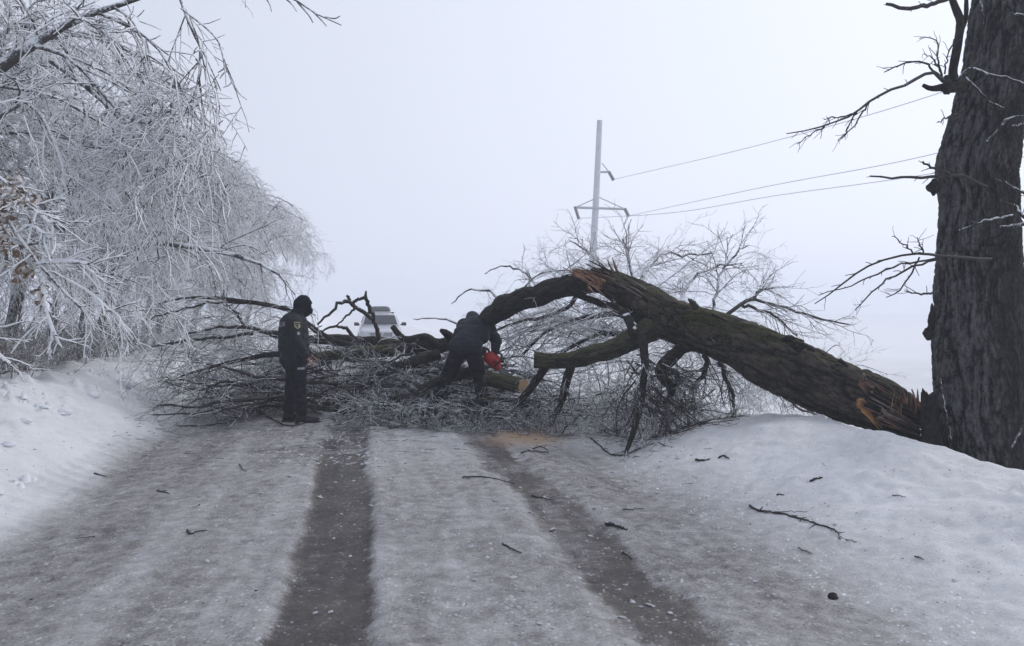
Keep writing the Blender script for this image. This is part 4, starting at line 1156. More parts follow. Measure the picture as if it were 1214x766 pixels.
    G = grow(pts - nrm * .005, D, rng.uniform(.012, .035, len(pts)), 3, .25, .5, rng); v, q = tubes(G, taper(np.full(len(pts), .006), 3, .3), 4)
    tag(part("moss_tufts", v, q, moss, FT), kind='stuff')
    # snow caught on stubs
    sn = simple("caught_snow", (.75, .77, .8), .8, .05)
    for k, (px, py, Yd, r) in enumerate(((743, 374, 10.25, .045), (752, 389, 10.1, .03), (676, 325, 10.9, .03))):
        bm = bmesh.new(); bmesh.ops.create_icosphere(bm, subdivisions=3, radius=r)
        for v_ in bm.verts: v_.co.z *= .7; v_.co *= 1 + .2 * math.sin(v_.co.x * 90 + k) * math.cos(v_.co.y * 70)
        o = bm_obj("snow_clump", bm, sn, FT); o.location = Vector(P(px, py, Yd)) - FT.location
shards()

# the sawn log
def log():
    p0, p1 = P(578, 449, 11.75), P(620, 458, 11.35)
    W = np.array([np.r_[p0, .105], np.r_[p0 * .5 + p1 * .5, .108], np.r_[p1, .112]])
    t = thing("cut_log", "short mossy log with a pale sawn end lying in the branches right of the chainsaw", "log", (p0 + p1) / 2 * np.array([1, 1, 0]) + np.array([0, 0, .4]))
    V, Q, at = trunk(W, 30, 32, .012, 22, 91, .03)
    part("bark", V, Q, M['bark_green'], t, at)
    c = V[-32:].mean(0); ring = V[-32:]
    d = norm(p1 - p0)
    rows = [c + (ring - c) * f + d * .003 for f in (.97, .8, .6, .4, .2, .02)]
    VV = np.vstack(rows); QQ = []
    for i in range(5):
        for j in range(32):
            QQ.append((i * 32 + j, i * 32 + (j + 1) % 32, (i + 1) * 32 + (j + 1) % 32, (i + 1) * 32 + j))
    part("sawn_face", VV, np.array(QQ), M['cut'], t, {"ring": np.repeat([1, .8, .6, .4, .2, 0], 32)}, smooth=False)
    # a log's far end too
    ring0 = V[:32]; c0 = ring0.mean(0); rows = [c0 + (ring0 - c0) * f - d * .003 for f in (.97, .5, .02)]
    VV = np.vstack(rows); QQ = [(i * 32 + j, (i + 1) * 32 + j, (i + 1) * 32 + (j + 1) % 32, i * 32 + (j + 1) % 32) for i in range(2) for j in range(32)]
    part("sawn_face", VV, np.array(QQ), M['cut'], t, {"ring": np.repeat([1, .5, 0], 32)}, smooth=False)
log()

# ------------------------------------------------------------------ people: unions of tapered forms remeshed into one surface
def capsule_geo(a, b, ra, rb, S=18, sx=1.0, ax=None):
    """closed tapered capsule; sx flattens across axis ax"""
    a, b = np.array(a, float), np.array(b, float)
    d = b - a; L = np.linalg.norm(d)
    d = d / L if L > 1e-6 else np.array([0, 0, 1.])
    ref = np.array(ax, float) if ax is not None else (np.array([0, 1., 0]) if abs(d[1]) < .8 else np.array([1., 0, 0]))
    u = norm(ref - d * (ref @ d)); w = np.cross(d, u)
    rows = []
    for k in range(7):
        t = -math.pi / 2 + (math.pi / 2) * k / 6; rows.append((a + d * ra * math.sin(t), max(ra * math.cos(t), ra * .02)))
    for k in range(7):
        t = (math.pi / 2) * k / 6; rows.append((b + d * rb * math.sin(t), max(rb * math.cos(t), rb * .02)))
    th = np.arange(S) * 2 * np.pi / S
    V = np.vstack([c + r * (np.cos(th)[:, None] * u * sx + np.sin(th)[:, None] * w) for c, r in rows])
    n = len(rows); Q = []
    for i in range(n - 1):
        for j in range(S): Q.append((i * S + j, i * S + (j + 1) % S, (i + 1) * S + (j + 1) % S, (i + 1) * S + j))
    Fs = [tuple(q) for q in Q]
    Fs.append(tuple(range(S))[::-1]); Fs.append(tuple((n - 1) * S + j for j in range(S)))
    return V, Fs

def blob(name, forms, mat, parent, voxel=.012, smooth=3, fold=0.0, seed=0, fs=9):
    Vs, Fs, n = [], [], 0
    for f in forms:
        V, Q = capsule_geo(*f[:4], **(f[4] if len(f) > 4 else {}))
        Vs.append(V); Fs += [tuple(i + n for i in q) for q in Q]; n += len(V)
    me = bpy.data.meshes.new(name + "_src"); me.from_pydata(np.vstack(Vs).tolist(), [], Fs)
    o = bpy.data.objects.new(name, me); C.objects.link(o)
    r = o.modifiers.new("r", 'REMESH'); r.mode = 'VOXEL'; r.voxel_size = voxel
    s = o.modifiers.new("s", 'SMOOTH'); s.factor = .5; s.iterations = smooth
    dg = bpy.context.evaluated_depsgraph_get()
    m2 = bpy.data.meshes.new_from_object(o.evaluated_get(dg)); m2.name = name
    bpy.data.objects.remove(o); bpy.data.meshes.remove(me)
    nv = len(m2.vertices)
    co = np.empty(nv * 3, np.float32); m2.vertices.foreach_get("co", co); co = co.reshape(-1, 3)
    if fold:
        nr = np.empty(nv * 3, np.float32); m2.vertices.foreach_get("normal", nr); nr = nr.reshape(-1, 3)
        a = noise3(co[:, 0] * fs, co[:, 1] * fs, co[:, 2] * fs * 1.7, seed); b = 1 - 2 * np.abs(noise3(co[:, 0] * fs * .8 + 5, co[:, 1] * fs * .8, co[:, 2] * fs * 2.2, seed + 3))
        co = co + nr * (fold * (.5 * a + .6 * b))[:, None]
        m2.vertices.foreach_set("co", co.astype(np.float32).ravel())
    m2.polygons.foreach_set("use_smooth", np.ones(len(m2.polygons), bool))
    m2.materials.clear(); m2.materials.append(mat); m2.update()
    return link(name, m2, parent)

def project(o, target, direction, off=.004):
    """lay a flat piece onto the surface of target (same local frame)"""
    vs_ = [v.co.copy() for v in target.data.vertices]; bv = BVHTree.FromPolygons(vs_, [tuple(p.vertices) for p in target.data.polygons])
    d = Vector(direction).normalized()
    for v in o.data.vertices:
        h = bv.ray_cast(v.co - d * .6, d, 2)
        if h[0] is not None: v.co = h[0] - d * off
    o.data.update()

cloth = simple("black_uniform_cloth", (.0085, .0095, .014), .85, .35, 14, bmp=.3, spec=.25)
cloth2 = simple("black_jacket_cloth", (.011, .0125, .019), .78, .35, 14, bmp=.3, spec=.3)
knit = simple("black_knit", (.009, .010, .015), .95, .3, 120, bmp=.6, spec=.2)
leather = simple("black_boot_leather", (.011, .011, .013), .5, .3, 20, spec=.4)
skin = simple("cold_skin", (.22, .10, .085), .6, .12, 30)
patch_y = simple("dull_gold_patch", (.30, .27, .12), .7, .3, 60)
patch_b = simple("dark_blue_patch", (.03, .04, .10), .7, .2, 60)
refl = simple("silver_reflective_print", (.30, .31, .34), .6, .15, 60)

def hand_forms(w, palm_dir, side, curl_dir, L=.085, thumb=None):
    """wrist, palm, five fingers as capsules. palm_dir: along hand; side: across; curl_dir: towards palm"""
    w = np.array(w, float); p, s, c = norm(np.array(palm_dir, float)), norm(np.array(side, float)), norm(np.array(curl_dir, float))
    f = [(w, w + p * L * .95, .024, .031, dict(sx=.55, ax=c))]
    for k, (off, ln) in enumerate(((-.030, .068), (-.010, .076), (.010, .071), (.028, .056))):
        b0 = w + p * L + s * off; b1 = b0 + (p * .8 + c * .45) * ln * .5; b2 = b1 + (p * .25 + c * .9) * ln * .45
        f += [(b0, b1, .0095, .0088), (b1, b2, .0088, .0075)]
    t0 = w + p * L * .3 - s * .026; t1 = t0 + (p * .6 - s * .6 + c * .3) * .045; t2 = t1 + (p * .8 + c * .5) * .032
    f += [(t0, t1, .013, .0105), (t1, t2, .0105, .0085)]
    return f

def flat_text(txt, size, mat, name, parent, origin, xdir, ydir, target, direction):
    cu = bpy.data.curves.new("t", 'FONT'); cu.body = txt; cu.size = size; cu.align_x = 'CENTER'; cu.align_y = 'CENTER'; cu.resolution_u = 3
    o = bpy.data.objects.new("t", cu); C.objects.link(o)
    me = bpy.data.meshes.new_from_object(o.evaluated_get(bpy.context.evaluated_depsgraph_get())); bpy.data.objects.remove(o)
    bm = bmesh.new(); bm.from_mesh(me); bmesh.ops.subdivide_edges(bm, edges=[e for e in bm.edges if e.calc_length() > .03], cuts=2)
    o0, xd, yd = Vector(origin), Vector(xdir).normalized(), Vector(ydir).normalized()
    for v in bm.verts: v.co = o0 + xd * v.co.x + yd * v.co.y
    ob = bm_obj(name, bm, mat, parent, False); project(ob, target, direction, .005)
    return ob

def grid_patch(name, w, h, mat, parent, origin, xdir, ydir, target, direction, off=.005, shape=None, n=10):
    o0, xd, yd = Vector(origin), Vector(xdir).normalized(), Vector(ydir).normalized()
    bm = bmesh.new(); g = {}
    for i in range(n + 1):
        for j in range(n + 1):
            a, b = i / n - .5, j / n - .5
            k = shape(b) if shape else 1
            g[i, j] = bm.verts.new(o0 + xd * a * w * k + yd * b * h)
    for i in range(n):
        for j in range(n): bm.faces.new((g[i, j], g[i + 1, j], g[i + 1, j + 1], g[i, j + 1]))
    ob = bm_obj(name, bm, mat, parent, False); project(ob, target, direction, off); return ob

def officer():
    base = P(352, 502, 11.3); base[2] = float(hgt(base[:1], base[1:2])[0]) - .0
    t = thing("person", "officer in black winter uniform and hood standing in profile, looking down at the branches", "person", base)
    t.rotation_euler[2] = math.radians(16)
    # one continuous body under the clothes
    head = [((.075, 0, 1.665), (.095, 0, 1.685), .082, .092), ((.125, 0, 1.60), (.135, 0, 1.63), .05, .055), ((.165, 0, 1.635), (.185, 0, 1.622), .016, .013),
            ((.0, 0, 1.50), (.06, 0, 1.62), .062, .058), ((.075, -.078, 1.65), (.075, -.08, 1.67), .016, .018), ((.075, .078, 1.65), (.075, .08, 1.67), .016, .018)]
    torso = [((-.02, 0, 1.0), (-.03, 0, 1.38), .13, .14, dict(sx=1.15)), ((-.02, -.17, 1.42), (-.02, .17, 1.42), .07, .07)]
    hr = hand_forms((.135, -.235, .92), (.62, .1, -.75), (0, 1, 0), (-.2, .3, -.9)); hl = hand_forms((.19, .20, .93), (.8, -.2, -.55), (0, -1, 0), (-.2, -.3, -.9))
    arms = [((-.03, -.19, 1.42), (-.02, -.25, 1.15), .055, .045), ((-.02, -.25, 1.15), (.135, -.235, .92), .042, .028),
            ((-.03, .19, 1.42), (.0, .26, 1.16), .055, .045), ((.0, .26, 1.16), (.19, .20, .93), .042, .028)]
    legs = [((-.02, -.09, .98), (.03, -.11, .52), .09, .06), ((.03, -.11, .52), (.06, -.12, .12), .055, .04), ((.06, -.12, .07), (.22, -.14, .05), .035, .03),
            ((-.03, .09, .98), (-.05, .13, .52), .09, .06), ((-.05, .13, .52), (-.12, .15, .12), .055, .04), ((-.12, .15, .07), (.04, .17, .05), .035, .03)]
    blob("body", head + torso + arms + legs + hr + hl, skin, t, .009, 2)
    trousers = blob("trousers", [
        ((-.03, 0, .98), (-.03, 0, .90), .165, .16, dict(sx=1.15)),
        ((-.01, -.095, .92), (.035, -.115, .52), .125, .095), ((.035, -.115, .52), (.055, -.12, .20), .093, .082), ((.05, -.12, .2), (.07, -.12, .15), .088, .07),
        ((.06, -.15, .74), (.05, -.16, .62), .075, .07),
        ((-.04, .095, .92), (-.055, .13, .52), .125, .095), ((-.055, .13, .52), (-.11, .15, .20), .093, .085), ((-.115, .15, .2), (-.1, .15, .15), .088, .07)],
        cloth, t, .012, 2, fold=.012, seed=4, fs=10)
    jacket = blob("jacket", [
        ((-.04, 0, .92), (-.045, 0, 1.10), .205, .215, dict(sx=1.08)), ((-.045, 0, 1.08), (-.045, 0, 1.36), .215, .200, dict(sx=1.08)),
        ((-.03, -.17, 1.42), (-.03, .17, 1.42), .095, .095), ((-.055, -.10, 1.36), (-.055, .10, 1.36), .15, .15),
        ((-.02, 0, 1.45), (.03, 0, 1.53), .12, .09),
        ((-.03, -.20, 1.41), (-.02, -.26, 1.16), .088, .076), ((-.02, -.26, 1.16), (.11, -.235, .955), .080, .060),
        ((-.03, .20, 1.41), (.0, .27, 1.17), .088, .076), ((.0, .27, 1.17), (.155, .21, .965), .075, .055)],
        cloth2, t, .012, 2, fold=.011, seed=9, fs=9)
    blob("balaclava", [((.055, 0, 1.66), (.085, 0, 1.69), .110, .108, dict(sx=.93)), ((.12, 0, 1.70), (.175, 0, 1.685), .055, .034), ((.07, 0, 1.64), (.12, 0, 1.64), .09, .078, dict(sx=.92)),
                       ((.13, 0, 1.605), (.175, 0, 1.57), .058, .048), ((-.01, 0, 1.50), (.06, 0, 1.60), .10, .09), ((.03, 0, 1.52), (.13, 0, 1.545), .08, .055),
                       ((.165, 0, 1.628), (.188, 0, 1.618), .018, .014)], knit, t, .009, 2, fold=.004, seed=3, fs=22)
    # a strip of face between cap and mask
    for s_ in (-1, 1):
        bm = bmesh.new(); bmesh.ops.create_uvsphere(bm, u_segments=10, v_segments=8, radius=.012); e = bm_obj("eye", bm, simple("eye_white", (.5, .5, .5), .3, .02), t); e.location = (.172, s_ * .034, 1.655)
    for s_, x, yw in ((-1, .06, -.12), (1, -.12, .15)):
        bt = blob("boot", [((x, yw, .07), (x + .01, yw, .23), .062, .072), ((x - .03, yw, .055), (x + .20, yw + .02 * s_, .05), .052, .05, dict(sx=.9)), ((x + .05, yw, .09), (x + .16, yw, .06), .055, .045)], leather, t, .009, 2)
        for v in bt.data.vertices: v.co.z = max(v.co.z, .012)
        sole = blob("sole", [((x - .04, yw, .015), (x + .23, yw + .02 * s_, .015), .055, .054, dict(sx=1.0))], leather, bt, .009, 1)
        for v in sole.data.vertices: v.co.z = min(max(v.co.z, -.004), .022)
    sh = lambda b: 1.0 if b > -.1 else max(.15, 1 - ((-b - .1) / .42) ** 1.6)
    pt = grid_patch("sleeve_patch", .082, .10, patch_y, jacket, (.0, -.6, 1.37), (1, 0, 0), (-.1, 0, 1), jacket, (0, 1, 0), .004, sh, 12)
    grid_patch("patch_band", .07, .016, patch_b, jacket, (.0, -.6, 1.395), (1, 0, 0), (-.1, 0, 1), jacket, (0, 1, 0), .008)
    grid_patch("patch_crest", .028, .04, patch_b, jacket, (.0, -.6, 1.36), (1, 0, 0), (-.1, 0, 1), jacket, (0, 1, 0), .008, sh)
    grid_patch("sleeve_badge", .04, .045, refl, jacket, (.015, -.6, 1.265), (1, 0, 0), (-.1, 0, 1), jacket, (0, 1, 0), .004, lambda b: 1 - abs(b))
    flat_text("ПОЛІЦІЯ", .085, refl, "back_lettering", jacket, (-.6, -.02, 1.38), (0, -1, 0), (0, 0, 1), jacket, (1, 0, 0))
    grid_patch("thigh_reflective_strip", .10, .028, refl, trousers, (.05, -.6, .775), (1, 0, 0), (0, 0, 1), trousers, (0, 1, 0), .004)
    for z_ in (1.0,):
        pass
    # belt kit at the back of the hip
    blob("belt_pouch", [((-.20, -.12, .93), (-.19, -.12, .99), .035, .035)], leather, t, .01, 1)
    blob("belt_pouch", [((-.02, -.2, .92), (-.02, -.2, .98), .03, .03)], leather, t, .01, 1)
officer()

def sawyer():
    X0, Y0 = (548 - CX) / F * 12.0, 12.0
    z0 = float(hgt(np.array([X0]), np.array([Y0]))[0])
    t = thing("person", "man in dark clothes bent over with his back to us, holding a red chainsaw", "person", (X0, Y0, z0))
    hipL, hipR = (-.04, .02, .98), (.15, .0, .98)
    kL, kR = (-.24, .12, .56), (.27, .12, .52); aL, aR = (-.42, -.05, .14), (.33, -.12, .12)
    ch = (.16, .38, 1.30); nk = (.19, .48, 1.36); shL, shR = (.0, .42, 1.33), (.36, .33, 1.35)
    eR, wR = (.50, .36, 1.10), (.475, .36, .91); eL, wL = (.02, .62, 1.05), (.30, .66, .90)
    hr = hand_forms(wR, (-.1, .1, -1), (.1, -1, 0), (-1, .1, -.2)); hl = hand_forms(wL, (.6, -.3, -.6), (0, -1, .3), (-.2, -.9, -.4))
    head = [((.145, .53, 1.43), (.13, .57, 1.445), .088, .088), ((.135, .62, 1.38), (.135, .63, 1.39), .05, .05), ((.135, .67, 1.40), (.135, .685, 1.39), .015, .012), (nk, (.15, .53, 1.43), .06, .06)]
    blob("body", head + [((.06, .05, 1.0), ch, .12, .13), (shL, shR, .06, .06), (shR, eR, .055, .045), (eR, wR, .042, .028), (shL, eL, .055, .045), (eL, wL, .042, .028),
                         (hipL, kL, .09, .06), (kL, aL, .055, .04), (hipR, kR, .09, .06), (kR, aR, .055, .04), ((-.42, -.05, .06), (-.46, .14, .05), .035, .03), ((.33, -.12, .06), (.36, .08, .05), .035, .03)] + hr + hl, skin, t, .009, 2)
    dk = cloth
    blob("trousers", [((-.03, .03, 1.0), (.14, .03, 1.0), .155, .155), (hipL, kL, .135, .10), (kL, aL, .10, .085), (hipR, kR, .135, .10), (kR, aR, .10, .085)], dk, t, .012, 2, fold=.013, seed=14, fs=9)
    jk = simple("navy_black_jacket", (.014, .016, .026), .75, .3, 14, bmp=.3, spec=.3)
    blob("jacket", [((-.04, .02, 1.03), (.14, .02, 1.04), .165, .165), ((.05, .05, 1.06), ch, .20, .19), ((.0, .2, 1.2), (.26, .16, 1.2), .15, .15), (shL, shR, .115, .115), ((.06, .32, 1.28), (.28, .28, 1.30), .15, .15),
                    (shR, eR, .10, .085), (eR, (.478, .36, .94), .082, .060), (shL, eL, .10, .085), (eL, (.28, .655, .915), .08, .058), (nk, (.17, .52, 1.38), .10, .09)], jk, t, .012, 2, fold=.013, seed=24, fs=8)
    blob("hood", [((.145, .50, 1.43), (.125, .56, 1.455), .112, .108), ((.15, .43, 1.38), (.145, .50, 1.43), .10, .11)], jk, t, .010, 2, fold=.006, seed=3, fs=14)
    for a, f in ((aL, (-.46, .16, .05)), (aR, (.36, .10, .05))):
        bt = blob("boot", [((a[0], a[1], .08), (a[0], a[1], .24), .06, .07), ((a[0], a[1] - .03, .055), f, .05, .048), ], leather, t, .009, 2)
        for v in bt.data.vertices: v.co.z = max(v.co.z, .004)
    glove = simple("dark_work_glove", (.03, .03, .033), .8, .3)
    blob("glove", hr, glove, t, .006, 1); blob("glove", hl, glove, t, .006, 1)
    bm = bmesh.new(); bmesh.ops.create_cube(bm, size=1); bmesh.ops.scale(bm, vec=(.07, .012, .05), verts=bm.verts)
    o = bm_obj("belt_tag", bm, simple("grey_tag", (.10, .10, .11), .6), t, False); o.location = (.245, -.085, 1.03); o.rotation_euler = (0, .3, .7)

    # ------------ chainsaw, held by the right hand
    sx, sy, sz = X0 + .43, Y0 + .34, z0 + .80
    s = thing("chainsaw", "red chainsaw gripped in the bent man's right hand", "chainsaw", (sx, sy, sz))
    s.rotation_euler = (math.radians(12), math.radians(-28), math.radians(20))
    red = simple("red_plastic", (.52, .028, .018), .4, .25, 9); blk = simple("black_plastic", (.018, .018, .02), .5, .2)
    steel = simple("bar_steel", (.35, .36, .38), .35, .2, metal=.8)
    blob("engine_housing", [((-.06, 0, .0), (.09, 0, .0), .075, .07, dict(sx=.8)), ((-.05, 0, .05), (.07, 0, .055), .055, .05, dict(sx=.8)), ((.02, -.03, -.02), (.1, -.03, -.02), .05, .05)], red, s, .008, 1)
    blob("starter_cover", [((-.02, -.065, .0), (.05, -.065, .0), .055, .055, dict(sx=.35))], red, s, .007, 1)
    for k in range(5):
        bm = bmesh.new(); bmesh.ops.create_cube(bm, size=1); bmesh.ops.scale(bm, vec=(.006, .006, .05), verts=bm.verts); bmesh.ops.bevel(bm, geom=bm.edges[:], offset=.0015, segments=1)
        o = bm_obj("vent_slot", bm, blk, s); o.location = (-.02 + k * .018, -.087, 0)
    def handle(nm, pts, r):
        p, rr = polyline(np.array([[*a, r] for a in pts]), 20); v, q = tubes(p, rr, 10); link(nm, mesh_np(nm, v, q, None, [blk]), s)
    handle("front_handle", [(.03, -.10, -.04), (.03, -.12, .05), (.03, -.07, .13), (.03, .03, .14), (.03, .10, .08), (.03, .09, -.03)], .012)
    handle("rear_handle", [(-.08, 0, .05), (-.14, 0, .075), (-.21, 0, .05), (-.23, 0, -.02), (-.18, 0, -.06), (-.09, 0, -.05)], .015)
    blob("hand_guard", [((.10, -.07, .08), (.10, .06, .08), .022, .022, dict(sx=.5)), ((.105, 0, .08), (.12, 0, .13), .03, .02)], blk, s, .007, 1)
    # bar: a rounded plate, 38 cm
    def plate(nm, mat_, x0, x1, hw, th, yo):
        bm = bmesh.new(); pr = [(x0, -hw), (x1 - hw, -hw)] + [(x1 - hw + hw * math.cos(a), hw * math.sin(a)) for a in np.linspace(-1.3, 1.3, 8)] + [(x1 - hw, hw), (x0, hw)]
        f = bm.faces.new([bm.verts.new((a, yo - th / 2, b)) for a, b in pr]); r = bmesh.ops.extrude_face_region(bm, geom=[f])
        bmesh.ops.translate(bm, vec=(0, th, 0), verts=[v for v in r['geom'] if isinstance(v, bmesh.types.BMVert)]); bmesh.ops.recalc_face_normals(bm, faces=bm.faces)
        return bm_obj(nm, bm, mat_, s, False)
    plate("guide_bar", steel, .08, .46, .032, .005, .045)
    ch_ = plate("chain", blk, .08, .468, .040, .0035, .045)
    s.rotation_euler = (math.radians(10), math.radians(38), math.radians(35)); s.scale = (1.2, 1.2, 1.2)
sawyer()

# ------------------------------------------------------------------ white estate car in the fog
def car():
    t = thing("parked_car", "white estate car with a grey roof box facing us in the fog behind the branches", "car", (-5.72, 34.8, float(hgt(np.array([-5.72]), np.array([34.8]))[0]) - .06))
    t.rotation_euler[2] = .188
    white = simple("white_car_paint", (.52, .54, .58), .3, .04, 2, spec=.6); glass = simple("tinted_glass", (.02, .026, .035), .25, .1, 3, spec=.4)
    blk = simple("black_trim", (.02, .02, .022), .5, .2); chrome = simple("chrome", (.7, .7, .72), .15, .05, metal=1); tyre = simple("tyre_rubber", (.02, .02, .02), .85, .2)
    lamp = simple("headlight_glass", (.45, .48, .52), .1, .2, 40, spec=.8); plate = simple("number_plate", (.6, .63, .72), .4, .03); blue = simple("plate_blue", (.05, .12, .45), .4, .05)
    # lower body stations: y (front -2.3), half width, z bottom, z top
    st = [(-2.32, .62, .30, .58), (-2.27, .76, .22, .70), (-2.12, .86, .19, .79), (-1.8, .905, .18, .86), (-1.2, .92, .19, .93), (-1.0, .92, .19, .97), (0, .925, .19, .98), (1.2, .92, .19, .99), (1.9, .90, .2, .99), (2.2, .86, .24, .96), (2.33, .76, .34, .88)]
    stc = catmull(np.array([[a, 0, 0, b, c, d] for a, b, c, d in st]), 46)
    rows = []
    m = 28
    for r in stc:
        y, hw, zb, zt = r[0], r[3], r[4], r[5]; zc, hh = (zb + zt) / 2, (zt - zb) / 2
        for k in range(m):
            a = 2 * math.pi * k / m; ca, sa = math.cos(a), math.sin(a); e = .38
            px_ = hw * abs(ca) ** e * (1 if ca >= 0 else -1); pz = zc + hh * abs(sa) ** e * (1 if sa >= 0 else -1)
            px_ *= 1 - .05 * max(0, (pz - zc) / hh)
            rows.append((px_, y, pz))
    V = np.array(rows); n = len(stc); Q = [(i * m + k, (i + 1) * m + k, (i + 1) * m + (k + 1) % m, i * m + (k + 1) % m) for i in range(n - 1) for k in range(m)]
    me = mesh_np("body", V, np.array(Q), None, [white]); bm = bmesh.new(); bm.from_mesh(me); bmesh.ops.holes_fill(bm, edges=bm.edges[:]); bmesh.ops.recalc_face_normals(bm, faces=bm.faces[:]); bm.to_mesh(me); bm.free()
    body = link("body", me, t)
    # cabin: base ring to roof ring
    def ring(y0, y1, hw0, hw1, z, rr=.12, k=6):
        pts = []
        for sx_, sy_, a0 in ((1, 1, 0), (-1, 1, 90), (-1, -1, 180), (1, -1, 270)):
            yy = y1 if sy_ > 0 else y0; hw = hw1 if sy_ > 0 else hw0
            for i in range(k + 1):
                a = math.radians(a0 + 90 * i / k); pts.append((sx_ * (hw - rr) + rr * math.cos(a), yy - sy_ * rr + rr * math.sin(a), z))
        return pts
    def loft(nm, rings, mat_, cap=True):
        bm = bmesh.new(); L = [[bm.verts.new(p) for p in r] for r in rings]; kk = len(L[0])
        for a, b in zip(L, L[1:]):
            for i in range(kk): bm.faces.new((a[i], a[(i + 1) % kk], b[(i + 1) % kk], b[i]))
        if cap: bm.faces.new(L[-1]); bm.faces.new(L[0][::-1])
        bmesh.ops.recalc_face_normals(bm, faces=bm.faces[:]); return bm_obj(nm, bm, mat_, t)
    loft("roof", [ring(-1.12, 2.22, .80, .80, .955), ring(-.98, 2.15, .79, .77, 1.03), ring(-.55, 1.98, .70, .70, 1.33), ring(-.40, 1.90, .64, .64, 1.405), ring(-.22, 1.80, .56, .56, 1.445), ring(.1, 1.6, .4, .4, 1.46)], white)
    def quad(nm, pts, mat_, th=.012, parent=t):
        bm = bmesh.new(); vs_ = [bm.verts.new(p) for p in pts]; f = bm.faces.new(vs_); bm.normal_update(); nn = f.normal.copy()
        r = bmesh.ops.extrude_face_region(bm, geom=[f]); bmesh.ops.translate(bm, vec=nn * th, verts=[v for v in r['geom'] if isinstance(v, bmesh.types.BMVert)])
        bmesh.ops.recalc_face_normals(bm, faces=bm.faces[:]); bmesh.ops.bevel(bm, geom=bm.edges[:], offset=th * .3, segments=1); return bm_obj(nm, bm, mat_, parent, False)
    quad("windscreen", [(-.70, -1.03, 1.015), (.70, -1.03, 1.015), (.60, -.50, 1.375), (-.60, -.50, 1.375)], glass, .02)
    for s in (-1, 1):
        pts = [(s * .787, -.70, 1.06), (s * .787, .40, 1.06), (s * .69, .35, 1.34), (s * .69, -.36, 1.34)]; quad("side_window", pts if s > 0 else pts[::-1], glass, .015)
        pts = [(s * .787, .46, 1.06), (s * .787, 1.7, 1.06), (s * .69, 1.5, 1.34), (s * .69, .42, 1.34)]; quad("side_window", pts if s > 0 else pts[::-1], glass, .015)
        def cb(nm, c, sz, mat_, bev, par=t):
            bm = bmesh.new(); bmesh.ops.create_cube(bm, size=1); bmesh.ops.scale(bm, vec=sz, verts=bm.verts); bmesh.ops.bevel(bm, geom=bm.edges[:], offset=bev, segments=3)
            o = bm_obj(nm, bm, mat_, par); o.location = c; return o
        mr = cb("wing_mirror", (s * .99, -.78, 1.02), (.20, .13, .14), blk, .045); a_ = cb("mirror_arm", (-s * .10, .0, -.03), (.12, .05, .04), blk, .015, mr)
        hl = quad("headlight", [(s * .44, -2.268, .60), (s * .80, -2.16, .62), (s * .82, -2.13, .74), (s * .46, -2.245, .705)] if s > 0 else [(s * .46, -2.245, .705), (s * .82, -2.13, .74), (s * .80, -2.16, .62), (s * .44, -2.268, .60)], lamp, .03)
        for y_ in (-1.45, 1.4):
            bm = bmesh.new(); bmesh.ops.create_cone(bm, cap_ends=True, segments=32, radius1=.32, radius2=.32, depth=.21); bmesh.ops.bevel(bm, geom=[e for e in bm.edges if len(e.link_faces) == 2 and e.calc_face_angle(0) > 1], offset=.04, segments=3)
            w = bm_obj("wheel", bm, tyre, t); w.rotation_euler = (0, math.pi / 2, 0); w.location = (s * .83, y_, .32)
            bm = bmesh.new(); bmesh.ops.create_cone(bm, cap_ends=True, segments=24, radius1=.21, radius2=.17, depth=.03); r_ = bm_obj("rim", bm, chrome, w); r_.location = (0, 0, s * .11)
        cb("roof_rail", (s * .57, .75, 1.475), (.035, 1.9, .035), blk, .012)
    for y_ in (.25, 1.3): cb("roof_bar", (0, y_, 1.505), (1.28, .06, .025), blk, .008)
    # roof box
    R = []
    for z_, k_ in ((1.535, .90), (1.56, .98), (1.62, 1.0), (1.70, .93), (1.755, .78), (1.775, .5)):
        R.append([(p[0] * k_, .8 + (p[1] - .8) * (k_ * .3 + .7), z_) for p in ring(-.15, 1.75, .46, .46, 0, .14)])
    loft("roof_box", R, simple("grey_roof_box", (.10, .105, .11), .45, .15, 4))
    quad("grille", [(-.42, -2.315, .555), (.42, -2.315, .555), (.44, -2.27, .69), (-.44, -2.27, .69)], blk, .02)
    for k in range(3): quad("grille_bar", [(-.42, -2.345 + k * .012, .575 + k * .04), (.42, -2.345 + k * .012, .575 + k * .04), (.42, -2.342 + k * .012, .587 + k * .04), (-.42, -2.342 + k * .012, .587 + k * .04)], chrome, .008)
    quad("lower_intake", [(-.60, -2.335, .28), (.60, -2.335, .28), (.66, -2.34, .40), (-.66, -2.34, .40)], blk, .015)
    quad("bumper_lip", [(-.70, -2.33, .42), (.70, -2.33, .42), (.72, -2.32, .53), (-.72, -2.32, .53)], white, .03)
    pl = quad("number_plate", [(-.26, -2.365, .40), (.26, -2.365, .40), (.26, -2.36, .51), (-.26, -2.36, .51)], plate, .01)
    quad("plate_band", [(-.26, -2.378, .40), (-.215, -2.378, .40), (-.215, -2.373, .51), (-.26, -2.373, .51)], blue, .004, pl)
    em = thing_part = link("emblem", None, t)
    a = np.linspace(0, 2 * np.pi, 33); p = np.stack([.075 * np.cos(a), a * 0, .075 * np.sin(a)], 1)[None]; v, q = tubes(p, np.full((1, 33), .010), 6)
    bpy.data.objects.remove(em)
    segs = [tubes(np.array([[(x0, 0, z0), ((x0 + x1) / 2, 0, (z0 + z1) / 2), (x1, 0, z1)]], float), np.full((1, 3), .008), 5) for x0, z0, x1, z1 in
            ((-.03, .062, 0, .005), (0, .005, .03, .062), (-.062, .03, -.028, -.055), (-.028, -.055, 0, .0), (0, 0, .028, -.055), (.028, -.055, .062, .03))]
